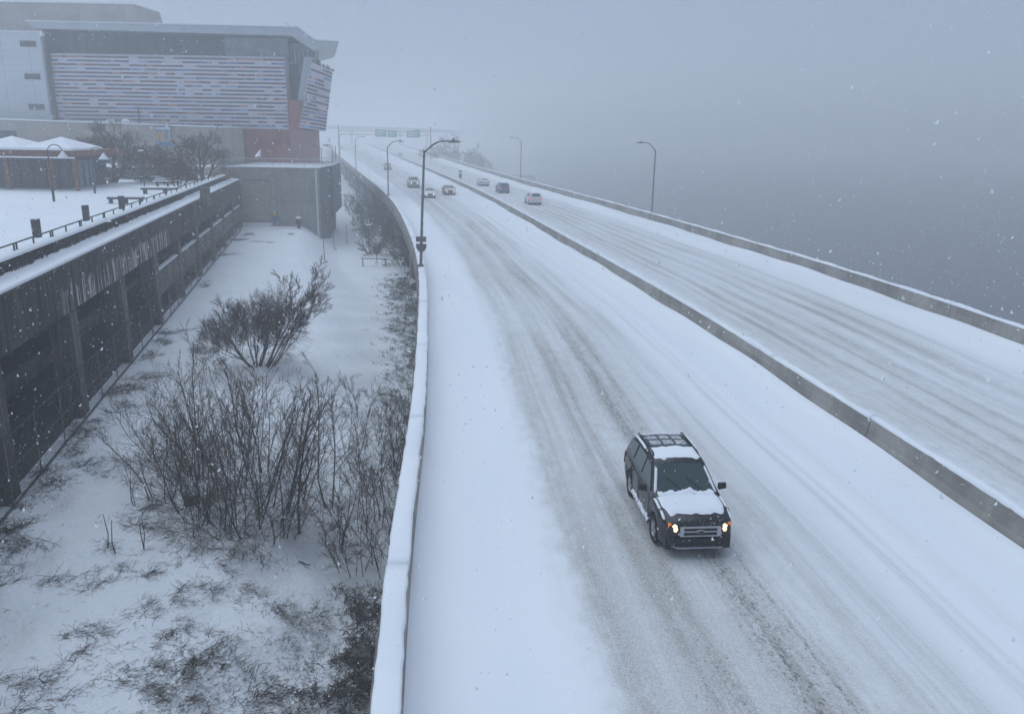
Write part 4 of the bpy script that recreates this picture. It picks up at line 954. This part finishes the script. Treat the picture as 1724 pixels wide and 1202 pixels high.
    if snow:
        hx0 = K['ws'][0]+.10
        hw = lambda x: W*.84-.10*max(0, (x-(L-.7))/.4)
        patch(hx0, L-.30, lambda x: -hw(x), lambda x: hw(x), ts, .035, 12, 14, 1, 'hood_snow', ragged=.035)
        if detail:
            patch(-.62, .12, lambda x: -.60, lambda x: .60, rs, .03, 10, 14, 2, 'roof_snow', ragged=.04)
            patch(-1.78, -.60, lambda x: -.70, lambda x: -.63, lambda x, y: roof(x)-.03, .03, 10, 4, 3, 'roof_snow', ragged=.02)
            patch(-1.78, -.60, lambda x: .63, lambda x: .70, lambda x, y: roof(x)-.03, .03, 10, 4, 4, 'roof_snow', ragged=.02)
            thin = mk('thin_snow', (.42, .43, .45), .7, .6, 14., .2)
            for i, (xa, xb) in enumerate(((-1.12, -.72), (-1.47, -1.16), (-1.76, -1.51))):
                for j, (ya, yb) in enumerate(((-.50, -.19), (-.15, .15), (.19, .50))):
                    patch(xa, xb, lambda x, a=ya: a, lambda x, b=yb: b, rs, .012, 5, 5, 10+i*3+j, 'thin_roof_snow', thin, .01)
            patch(-1.95, -1.80, lambda x: -.5, lambda x: .5, rs, .03, 4, 12, 30, 'roof_snow')
            patch(K['ws'][0]-.02, K['ws'][0]+.16, lambda x: -.72, lambda x: .72, lambda x, y: max(roof(x), top(x))+.03, .05, 5, 22, 31, 'cowl_snow', ragged=.05)
            for s in (-1, 1):
                patch(1.02, 1.62, lambda x, s=s: s*W*.86, lambda x, s=s: s*W*.95, lambda x, y: top(x)-.02, .03, 8, 3, 33+s, 'fender_snow', ragged=.05)
                patch(.30, .92, lambda x, s=s: s*(W*.955-(roof(x)-belt)*tb-.12), lambda x, s=s: s*(W*.955-(roof(x)-belt)*tb-.04), lambda x, y: roof(x)-.01, .025, 8, 3, 36+s, 'pillar_snow', ragged=.03)
                patch(1.55, 1.95, lambda x, s=s: s*W*.84, lambda x, s=s: s*W*.93, lambda x, y: top(x)-.03, .02, 6, 3, 43+s, 'fender_snow', ragged=.05)
        else:
            x0, x1 = K['rw'][1]+.1, K['ws'][1]-.1
            patch(x0, x1, lambda x: -W*.6, lambda x: W*.6, rs, .04, 8, 8, 5, 'roof_snow')
            if kind == 'pickup': patch(-2.75, -.95, lambda x: -W*.85, lambda x: W*.85, ts, .05, 6, 6, 6, 'bed_snow')
            if kind == 'sedan': patch(-2.15, -1.78, lambda x: -W*.8, lambda x: W*.8, ts, .04, 4, 8, 7, 'trunk_snow')
    return o
HD = lambda dx, dy: math.atan2(dy, dx)
car('black_suv', 'black sport utility vehicle with snowy hood and lit headlights driving toward the overpass', 'suv', BLACKP, (4.30, 19.42, .01), HD(.085, -1), detail=1)
WHITEP = mk('white_car_paint', (.60, .61, .63), .35, .08, 4., .0); REDP = mk('dark_red_paint', (.12, .02, .022), .3, .2, 4., .0)
BLUEP = mk('blue_car_paint', (.045, .10, .24), .3, .2, 4., .0); GREYP = mk('grey_car_paint', (.10, .105, .11), .35, .2, 4., .0); SILVP = mk('silver_car_paint', (.30, .31, .33), .35, .1, 4., .0)
def hd(f, Y, s): 
    d = float((f(Y+.5)-f(Y-.5))); return math.atan2(s*1., s*d)
car('oncoming_sedan', 'white sedan with lit headlights driving ahead of the pickup truck', 'sedan', WHITEP, (-13.2, 126.3, .01), hd(MD, 126, -1))
car('oncoming_sedan', 'dark red sedan with lit headlights beside the white sedan', 'sedan', REDP, (-10.7, 133.0, .01), hd(MD, 133, -1))
car('pickup_truck', 'silver pickup truck with lit headlights behind the lamp pole', 'pickup', SILVP, (-18.4, 149., .01), hd(MD, 149, -1))
car('oncoming_suv', 'dark grey car far down the road with headlights on', 'suv', GREYP, (-33.1, 215, .01), hd(MD, 215, -1))
car('departing_suv', 'white sport utility vehicle driving away in the river side carriageway', 'suv', WHITEP, (2.6, 117., .01), hd(MD, 117, 1), front_on=False, tail_on=True)
car('departing_suv', 'blue hatchback style car driving away along the river parapet', 'suv', BLUEP, (-2.1, 139.2, .01), hd(MD, 139, 1), front_on=False, tail_on=True)
car('departing_sedan', 'pale sedan driving away ahead of the blue car', 'sedan', WHITEP, (-6.1, 157., .01), hd(MD, 157, 1), front_on=False)
car('distant_car', 'faint car far away beyond the median barrier', 'sedan', GREYP, (-46.5, 334, .01), hd(MD, 334, 1), front_on=False)
for dx in (0, 4.2): car('distant_car', 'pair of far oncoming headlights in the snow haze', 'sedan', GREYP, (-92+dx, 440+dx*4, .01), hd(LF, 440, -1), 'far oncoming cars', head=emis('far_beam', (1., .9, .75), 60.))

# ------------------------------------------------------------ vegetation
def branch(mb, p, d, ln, r, lvl, rg, P, twm):
    """wiggly tapered limb with side shoots; last level goes to twig mesh"""
    n = 4 if lvl > 0 else 2; pts = [p.copy()]; q = p.copy(); dd = d.copy(); rr = [r]
    for i in range(n):
        dd = (dd+Vector((rg.gauss(0, P['wig']), rg.gauss(0, P['wig']), rg.gauss(0, P['wig'])+P['up'])))
        dd.normalize(); q = q+dd*ln/n; pts.append(q.copy()); rr.append(max(r*(1-(1-P['tap'])*(i+1)/n), P.get('rmin', .005)))
    (mb if lvl > 0 else twm).tube(pts, rr, 5 if lvl > 1 else 3, False)
    if lvl <= 0: return
    nc = P['n'][lvl-1]
    for i in range(nc):
        t = P['t0']+(1-P['t0'])*(i+rg.random())/nc; k = min(int(t*n), n-1); f = t*n-k
        b = pts[k].lerp(pts[k+1], f); ax = (pts[k+1]-pts[k]).normalized()
        a = rg.uniform(0, 2*math.pi); pr = ax.cross(Vector((math.cos(a), math.sin(a), .31))).normalized()
        sp_ = P['sp']*rg.uniform(.6, 1.25); nd = (ax*math.cos(sp_)+pr*math.sin(sp_)).normalized()
        branch(mb, b, nd, ln*P['lr']*rg.uniform(.6, 1.15)*(1.1-.45*t), max(rr[k]*P['rr'], P.get('rmin', .005)), lvl-1, rg, P, twm)
def plant(name, label, cat, x, y, z, stems, hgt, rad, lvl, seed, P, spread=.35, base=.25, lean=(0, 0), group=None, trunk_n='trunk', crown_n='crown', bark=BARK, twig=TWIG):
    rg = random.Random(seed); o = thing(name, label, cat, (x, y, z), 0, group); mb, tw = MB(), MB()
    for i in range(stems):
        a = rg.uniform(0, 6.283); b = base*math.sqrt(rg.random()); s = spread*rg.uniform(.2, 1.)
        p = Vector((x+b*math.cos(a), y+b*math.sin(a), z-.2)); d = Vector((math.cos(a)*s+lean[0], math.sin(a)*s+lean[1], 1)).normalized()
        branch(mb, p, d, hgt*rg.uniform(.65, 1.), rad*rg.uniform(.6, 1.), lvl, rg, P, tw)
    mb.build(trunk_n, bark, o); tw.build(crown_n, twig, o)
    return o
PS = dict(wig=.13, up=.03, tap=.4, n=[10, 8], t0=.2, sp=.70, lr=.42, rr=.42)             # upright whippy shrub
PS3 = dict(wig=.08, up=.03, tap=.4, n=[7, 6, 6], t0=.3, sp=.6, lr=.5, rr=.55)
PT = dict(wig=.13, up=.0, tap=.5, n=[9, 8, 8], t0=.3, sp=.75, lr=.6, rr=.6, rmin=.014)             # spreading tree
PM = dict(wig=.16, up=-.10, tap=.4, n=[8, 7], t0=.1, sp=.8, lr=.42, rr=.5)
G = lambda x, y: float(gz(x, y))
THL = 'bare brown stem clump in the tangled thicket on the slope'
for i, (x, y, h, s) in enumerate([(-11.9, 27.9, 4.2, 7), (-10.6, 27.2, 5.0, 8), (-9.6, 26.9, 4.6, 7), (-9.1, 28.6, 5.6, 6), (-12.6, 30.2, 5.4, 7), (-11.1, 30.0, 6.2, 8), (-13.2, 31.6, 4.4, 7), (-10.6, 32.2, 4.8, 8), (-14.2, 33.4, 3.8, 6), (-12.2, 33.6, 4.4, 8), (-10.0, 29.4, 5.8, 7), (-13.6, 29.2, 3.6, 6), (-15.2, 33., 3.8, 5), (-8.6, 27.2, 3.4, 6), (-11.4, 26.6, 2.8, 7), (-9.0, 31.5, 4.6, 6)]):
    plant('thicket_shrub', THL, 'shrub', x, y, G(x, y), s, h, .030, 2, 100+i, PS, .5 if h > 4 else .8, .6, group='stem clumps of the thicket')
for i, (x, y, h, lab) in enumerate([(-9.0, 29.2, 7.2, 'tall thin tree rising out of the right side of the thicket'), (-10.9, 31.2, 7.0, 'tall thin tree rising from the middle of the thicket'), (-12.9, 31.0, 6.4, 'tall thin tree leaning from the left side of the thicket'), (-7.6, 31.4, 6.6, 'open thin tree between the thicket and the saplings')]):
    plant('slender_tree', lab, 'tree', x, y, G(x, y), 2, h, .045, 3, 450+i, dict(PS3, n=[7, 6, 8], sp=.6, lr=.38, wig=.1), .2, .2)
for i, (x, y, h, s) in enumerate([(-11.0, 26.6, 2.4, 16), (-9.9, 26.2, 2.2, 16), (-12.2, 28.6, 2.6, 14), (-13.8, 30.6, 2.8, 14), (-8.8, 27.0, 2.2, 12), (-10.2, 28.4, 3.0, 14), (-14.9, 32.2, 2.6, 12), (-7.6, 29.6, 2.6, 9)]):
    plant('arching_shrub', 'low arching bramble of thin stems around the foot of the thicket', 'shrub', x, y, G(x, y), s, h, .016, 2, 400+i, PM, 1.6, .5, group='brambles at the foot of the thicket')
for i, (x, y, lab) in enumerate([(-8.1, 28.3, 'slender bare tree beside the thicket with a straight dark trunk')]):
    plant('slender_tree', lab, 'tree', x, y, G(x, y), 1, 7.6, .075, 3, 50, dict(PS3, n=[7, 7, 9], sp=.55, lr=.40), .03, .05)
plant('leaning_shrub', 'wide bare vase shaped shrub behind the thicket with fanned upright shoots', 'shrub', -15.2, 46.2, G(-15.2, 46.2), 11, 3.6, .075, 3, 61, dict(PS3, n=[13, 9, 7], sp=.75, lr=.72, rr=.42, tap=.3, up=.07, rmin=.006), 1.0, .35)
plant('leaning_shrub', 'long bare branch of whips leaning toward the viaduct over the vase shaped shrub', 'shrub', -14.6, 46.6, G(-14.6, 46.6), 7, 6.0, .06, 3, 63, dict(PS3, n=[13, 11, 8], sp=.6, lr=.42, rr=.4, tap=.25, up=.03, rmin=.006), .3, .3, (.62, .1))
for i, (x, y, h, s, lab) in enumerate([(-6.9, 28.8, 3.6, 6, 'small bare sapling cluster right of the slender tree'), (-6.2, 30.4, 4.0, 5, 'bare sapling cluster below the parapet beside the thicket'), (-5.5, 31.8, 4.6, 5, 'tall bare sapling cluster close under the parapet'), (-5.8, 36.9, 4.8, 6, 'bare sapling clump on the grassy bank under the parapet'), (-7.1, 35.6, 5.0, 5, 'open bare shrub between the slender tree and the grassy bank'), (-4.9, 28.0, 3.2, 5, 'low bare shrub at the foot of the parapet'), (-8.3, 42.3, 2.6, 4, 'small faint bare shrub on the snowy slope behind the thicket')]):
    plant('sapling_cluster', lab, 'shrub', x, y, G(x, y), s, h, .028, 2, 200+i, PS, .30, .5)
plant('small_sapling', 'thin lone sapling with forked twigs left of the thicket', 'sapling', -14.35, 28.4, G(-14.35, 28.4), 2, 2.6, .025, 2, 301, dict(PS, n=[5, 5], sp=.6), .15, .05)
for i, (x, y) in enumerate([(-13.75, 24.9), (-13.4, 24.7), (-12.7, 25.25), (-12.6, 25.1)]):
    m = MB(); z = G(x, y); r1 = random.Random(i); m.tube([(x, y, z-.1), (x+r1.uniform(-.1, .1), y, z+.5), (x+r1.uniform(-.22, .05), y, z+1.1+.3*r1.random())], [.022, .018, .01], 5)
    tag(m.build('cut_stem', BARK), 'bare upright stick poking out of the snow beside the dry tuft', 'stick', 'upright sticks in the snow')
for i, (x, y, h, s) in enumerate([(-4.6, 29.6, 3.0, 8), (-5.0, 33.6, 3.6, 8), (-4.7, 35.4, 3.4, 8), (-6.4, 33.2, 3.6, 7), (-5.1, 39.6, 3.2, 8), (-6.0, 27.4, 2.4, 8), (-7.0, 38.8, 2.8, 6)]):
    plant('barrier_brush', 'dense bare brush crowding the foot of the highway parapet', 'brush', x, y, G(x, y), s, h, .022, 2, 230+i, PS, .5, .6, group='brush at the foot of the parapet')
# fallen log and small branch
m = MB(); z = G(-7.4, 26.3); m.tube([(-7.7, 26.5, z+.06), (-7.2, 26.2, z+.08)], [.05, .035], 6); tag(m.build('fallen_log', BARK), 'short dark fallen branch lying in the snow below the thicket', 'log')
# stump / burlap lump in the thicket
m = MB(); z = G(-11.9, 28.2); m.lathe([(0, z-.2), (.30, z-.1), (.26, z+.35), (.12, z+.42), (0, z+.43)], (-12.3, 28.6, 0), 9); tag(m.build('tree_stump', BARK), 'dark tree stump at the left foot of the thicket', 'stump')
# plaza trees
plant('plaza_tree', 'broad spreading bare tree beside the pavilion entrance', 'tree', -44.9, 92., PZ, 7, 5.6, .17, 3, 71, dict(PT, n=[10, 9, 8], lr=.64, up=.0), 1.0, .2)
plant('plaza_tree', 'snow dusted bare tree by the garage end of the guard rail', 'tree', -36.9, 98., PZ, 5, 6.2, .18, 3, 72, PT, .6, .2)
plant('plaza_tree', 'small dense bare tree growing beside the long plaza bench', 'tree', -34.6, 84.6, PZ, 6, 3.3, .09, 3, 73, PT, .8, .3)
plant('plaza_tree', 'thin bare tree before the planter wall below the banner', 'tree', -42.0, 98., PZ, 3, 4.2, .10, 3, 74, PT, .5, .2)
plant('plaza_tree', 'bare tree with dense twigs against the podium wall behind the steps', 'tree', -39.5, 94., PZ, 4, 3.8, .10, 3, 75, PT, .7, .2)
m = MB(); rg = random.Random(4)
for i in range(500):
    x, y = rg.uniform(-38, -36), rg.uniform(103, 107); m.tube([(x, y, PZ), (x+rg.gauss(0, .2), y+rg.gauss(0, .2), PZ+1.2*rg.random())], [.03, .01], 3, False)
tag(m.build('ornamental_grass', mk('tan_grass', (.30, .19, .12), .9)), 'tan dried ornamental grass beside the far end of the guard rail', 'grass', kind='stuff')
# trees on the river bank
plant('river_tree', 'rounded bare treetop showing over the river parapet by the lamp', 'tree', 24.6, 150., G(24.6, 150), 4, 6.2, .16, 3, 81, dict(PT, n=[9, 8, 8], lr=.6), .5, .3)
plant('river_tree', 'small bare treetop behind the river parapet left of the rounded one', 'tree', 22.0, 168., G(22, 168), 3, 5.6, .12, 3, 82, PT, .5, .3)
for i, (x, y, h) in enumerate([(-29.5, 318, 10.5), (-23, 330, 12), (-17, 336, 10.5), (-13, 325, 8.5), (-33, 335, 9)]):
    plant('river_tree', 'faint bare tree in the hazy clump on the far river bank', 'tree', x, y, G(x, y), 4, h, .22, 3, 90+i, dict(PT, n=[8, 7, 7], rmin=.04), .45, .4, group='hazy trees on the far bank')
for i, (x, y) in enumerate([(28.5, 76), (30, 84), (31.5, 70)]):
    plant('bank_shrub', 'twiggy shrub tips showing above the river parapet', 'shrub', x, y, G(x, y), 6, 4.4-.3*i, .04, 2, 130+i, PS, .5, .4, group='shrubs on the near river bank')
for i, (x, y) in enumerate([(8, 190), (4, 200), (14, 178), (0, 214)]):
    plant('bank_shrub', 'faint shrub on the river bank beyond the parapet', 'shrub', x+14, y, G(x+14, y), 6, 5, .05, 2, 140+i, PS, .5, .5, group='faint shrubs on the river bank')
# brush under the viaduct
for i in range(20):
    y = 94+i*4.6; x = float(LF(y))+(2.2, -1.4, .6, -3.0)[i % 4]+(.0 if y > 100 else 1.5)
    plant('viaduct_brush', 'dark brush growing in the shade under the viaduct edge', 'brush', x, y, G(x, y), 12, 2.8+(i % 3)*.5, .05, 2, 160+i, dict(PS, n=[9, 6], sp=.8, rmin=.018), .9, .9, group='dark brush under the viaduct', twig=TWIGD)
for i, y in enumerate((70, 84, 130)):
    x = float(LF(y))-1.6+i*.0; plant('bank_sapling', 'thin bare whip growing beside the viaduct columns', 'sapling', x-3*(i == 2), y+8, G(x-3*(i == 2), y+8), 2, 3.2, .03, 2, 180+i, dict(PS, n=[4, 4]), .25, .2, group='thin whips by the columns')

# dry weeds, matted stems and dark grass poking through the snow (too many to count)
def weeds(name, label, clumps, n, ln, flat, mat, seed, rad=.008, dirv=None, cat='weeds', shoots=4, segs=3):
    """tangled dead stems: each a bent stalk with short forked side shoots"""
    rg = random.Random(seed); m = MB()
    for (x, y, s) in clumps:
        base = (dirv if dirv is not None else rg.uniform(0, 6.28))+rg.gauss(0, .35)
        cb, sb = math.cos(base), math.sin(base); el = rg.uniform(1.0, 1.7); hub = [(rg.gauss(0, .5)*s*el, rg.gauss(0, .4)*s) for _ in range(max(2, int(9*s)))]
        for i in range(int(n*s*s)):
            h = rg.choice(hub); ga, gb = h[0]+rg.gauss(0, .26)*s, h[1]+rg.gauss(0, .16)*s; px, py = x+ga*cb-gb*sb, y+ga*sb+gb*cb
            a2 = base+rg.gauss(0, .8)+(math.pi if rg.random() < .3 else 0); l = ln*rg.uniform(.25, 1.15)
            e = flat*rg.uniform(.2, 1.7); d = Vector((math.cos(a2)*math.cos(e), math.sin(a2)*math.cos(e), math.sin(e)))
            p = Vector((px, py, G(px, py)-.03)); pts = [p]; q = p
            for k in range(segs):
                d = (d+Vector((rg.gauss(0, .22), rg.gauss(0, .22), rg.gauss(-.14*math.sin(e)*3, .12)))).normalized(); q = q+d*l/segs; pts.append(q)
            m.tube(pts, [rad*(1-.6*k/segs) for k in range(segs+1)], 3, False)
            for _ in range(rg.randint(1, shoots)):
                k = rg.randint(1, segs); b0 = pts[k]; b1 = b0+(d+Vector((rg.gauss(0, .7), rg.gauss(0, .7), rg.gauss(.15, .4)))).normalized()*l*rg.uniform(.1, .32)
                m.tube([b0, b1], [rad*.7, rad*.35], 3, False)
    return tag(m.build(name, mat, origin=1, world=False), label, cat, kind='stuff')
matted = [(-13.65,22.69,.9),(-12.31,23.85,.7),(-9.20,23.91,.9),(-10.77,21.85,.9),(-12.05,20.29,.7),(-9.24,20.90,.8),(-9.32,19.41,1.1),(-9.42,18.12,1.1),(-12.26,17.96,1.0),(-12.9,17.0,1.0),(-7.75,18.14,1.0),(-11.92,19.05,.6),(-6.48,18.62,1.0),(-8.6,20.2,.8),(-12.86,27.01,.8),(-14.0,27.8,.9),(-8.2,19.3,.9),(-13.4,24.95,.5),(-10.2,20.3,.6),(-9.9,22.9,.5)]
weeds('matted_weeds', 'matted brown weed stems bent flat in the snow of the near slope', [(x, y, s*1.05) for x, y, s in matted], 380, .46, .38, WEED, 1, .0062, R(30), shoots=3)
weeds('dry_tufts', 'upright dry weed tufts speckling the snowy bank below the parapet', [(-6.83,23.06,1.0),(-5.93,22.41,1.0),(-6.76,21.37,.9),(-5.23,20.88,1.0),(-5.56,19.40,1.0),(-4.44,19.55,1.0),(-7.31,22.74,.8),(-7.13,19.69,.9),(-6.25,20.75,.8),(-6.0,24.2,.7),(-11.5,25.9,1.),(-10.3,25.6,1.1),(-9.0,25.7,1.)], 260, .36, .7, WEED, 2, .006)
weeds('dark_undergrowth', 'dense dark undergrowth at the foot of the highway parapet', [(-5.37,25.38,.9),(-4.74,24.71,1.1),(-4.77,23.20,1.1),(-4.6,21.92,1.0),(-4.19,21.04,1.0),(-4.2,19.65,1.0),(-4.3,25.9,.9),(-3.9,23.8,1.0),(-3.8,22.,1.),(-3.7,20.,1.),(-3.6,18.5,1.),(-4.4,18.2,1.2),(-4.9,20.6,1.1),(-5.0,24.2,1.),(-4.3,22.6,1.2),(-3.5,24.8,1.1),(-3.5,21.2,1.1),(-3.4,26.3,1.),(-3.3,23,1.1),(-4.5,17.3,1.2)], 330, .44, .7, WEED, 3, .0145)
weeds('wall_weeds', 'dark weeds growing along the foot of the parking garage', [(-23.0,51.70,.9),(-22.4,48.29,.9),(-21.0,41.81,1.1),(-20.7,40.24,1.1),(-20.2,36.20,1.1),(-19.6,33.99,1.1),(-19.1,31.47,1.2),(-18.5,29.18,1.2),(-17.9,26.35,1.2),(-17.3,25.08,1.2),(-31.2,86.80,1.0),(-33.5,98.28,1.),(-23.4,54.39,1.0),(-21.2,43.9,1.0),(-27.4,70.95,.8),(-16.9,23.2,1.2),(-34,103,.9),(-30,97,.6),(-29,104,.6)], 260, .58, .6, WEED, 4, .009, shoots=3)
rg = random.Random(12); gc = []
for i in range(1100):
    y = rg.uniform(33, 90); w = 3.0 if y > 45 else 2.2; gc.append((float(LF(y))+.3-abs(rg.gauss(0, .5))*w, y, rg.uniform(.3, .55)))
weeds('bank_grass', 'dark green grass blades poking through thin snow on the bank under the parapet', gc, 78, .34, .9, GRASSM, 5, .015, None, 'grass', 1, 2)
gc = []
for i in range(60):
    y = rg.uniform(92, 170); gc.append((float(LF(y))+rg.uniform(-2.2, 5), y, rg.uniform(.8, 1.4)))
weeds('underpass_scrub', 'dark scrub covering the ground under the viaduct', gc, 26, .8, .7, WEED, 6, .026)

# ------------------------------------------------------------ small things on the lower plaza
x, y, z = -19.45, 108.6, -6.2
o = thing('path_lamp', 'slim dark path lamp with flat snowy top on the lower plaza', 'lamp', (x, y, z))
m = MB(); m.tube([(x, y, z-.2), (x, y, z+3.5)], .07, 7); m.build('pole', DSTEEL, o); m = MB(); m.lathe([(0, z+3.5), (.14, z+3.5), (.42, z+3.66), (.42, z+3.72), (0, z+3.73)], (x, y, 0), 12); m.build('lamp_head', DSTEEL, o)
m = MB(); m.lathe([(0, z+3.735), (.42, z+3.735), (.36, z+3.86), (0, z+3.9)], (x, y, 0), 12); m.build('snow_cap', SNOW, o, True)
o = thing('litter_bin', 'dark slatted litter bin beside the path lamp on the lower plaza', 'bin', (x+.85, y+.3, z))
m = MB(); m.lathe([(0, z-.1), (.36, z-.1), (.42, z+.85), (.34, z+.86), (.3, z+.5), (0, z+.5)], (x+.85, y+.3, 0), 12); m.build('body', DSTEEL, o)
for a in np.arange(0, 6.28, .45): m = MB(); m.tube([(x+.85+.38*math.cos(a), y+.3+.38*math.sin(a), z), (x+.85+.45*math.cos(a), y+.3+.45*math.sin(a), z+.95)], .03, 4); m.build('slat', DSTEEL, o)
for i, (x, y) in enumerate([(-24.7, 111.), (-22.1, 94.), (-24.6, 119.3), (-17.2, 101.)]):
    z = G(x, y); m = MB(); m.tube([(x, y, z-.2), (x-.05, y, z+2.7)], [.05, .035], 6)
    o = thing('stake', 'thin bare young tree stake standing in the snow of the lower plaza', 'stake', (x, y, z), 0, 'thin stakes on the lower plaza'); m.build('pole', DSTEEL, o)
    m = MB(); m.lathe([(0, z-.1), (.3, z-.1), (.28, z+.06), (0, z+.1)], (x, y, 0), 10); m.build('soil_ring', BARK, o)
m = MB(); z = -6.22; m.box(-18.6, -15.4, 97.9, 98.1, z+.85, z+.93); o = thing('path_rail', 'low dark horizontal rail on the lower plaza near the columns', 'railing', (-17, 98, z)); m.build('rail', DSTEEL, o)
for xx in (-18.4, -15.6): m = MB(); m.box(xx-.05, xx+.05, 97.93, 98.07, z-.2, z+.849); m.build('post', DSTEEL, o)

# ------------------------------------------------------------ falling snow and the hazy air
rg = np.random.default_rng(3); N = 120000
P0 = np.stack([rg.uniform(-34, 34, N), 4+rg.uniform(0, 1, N)**1.1*66, rg.uniform(-4, 21, N)], 1)
ok = (P0[:, 2] > .3) | (P0[:, 0] < LF(P0[:, 1])-.8); P0 = P0[ok]; g = gar(P0[:, 1]); P0 = P0[(P0[:, 0] > g+.6) | (P0[:, 2] > 4.6)]
N = len(P0); rad = rg.uniform(.005, .0145, N)*(1+1.0*(rg.random(N) < .04)); D = np.array([(1, 0, -.6), (-.6, .9, -.6), (-.6, -.9, -.6), (0, 0, 1.3)], float)
a = rg.uniform(0, 6.28, N); ca, sa = np.cos(a), np.sin(a); T3 = rg.uniform(-.8, .8, N)
X_ = D[None, :, 0]*ca[:, None]-D[None, :, 1]*sa[:, None]; Y_ = D[None, :, 0]*sa[:, None]+D[None, :, 1]*ca[:, None]; Z_ = np.repeat(D[None, :, 2], N, 0)
V = P0[:, None, :]+np.stack([X_+Z_*T3[:, None], Y_, Z_*1.2], -1)*rad[:, None, None]
F_ = np.array([(0, 2, 1), (0, 1, 3), (1, 2, 3), (2, 0, 3)])
m = MB(); m.v = V.reshape(-1, 3).tolist(); m.f = (F_[None]+4*np.arange(N)[:, None, None]).reshape(-1, 3).tolist()
tag(m.build('falling_snow', FLAKE, origin=1, world=False), 'white snowflakes falling through the air over the highway', 'snowfall', kind='stuff')

hm = bpy.data.materials.new('haze_air'); hm.use_nodes = True; nt = hm.node_tree
nt.nodes.remove(nt.nodes['Principled BSDF']); pvn = nt.nodes.new('ShaderNodeVolumePrincipled')
pvn.inputs['Density'].default_value = HAZE; pvn.inputs['Color'].default_value = (.996, .998, 1, 1); pvn.inputs['Density Attribute'].default_value = ''
pvn.inputs['Anisotropy'].default_value = .35
nt.links.new(pvn.outputs[0], nt.nodes['Material Output'].inputs['Volume'])
try: hm.cycles.homogeneous_volume = True
except Exception: pass
m = MB(); m.box(-1560, 1560, -1560, 1560, -16.5, 33.5)
tag(m.build('haze', hm, origin=1, world=False), 'pale snowy haze filling the air over road and river', 'haze', kind='stuff')
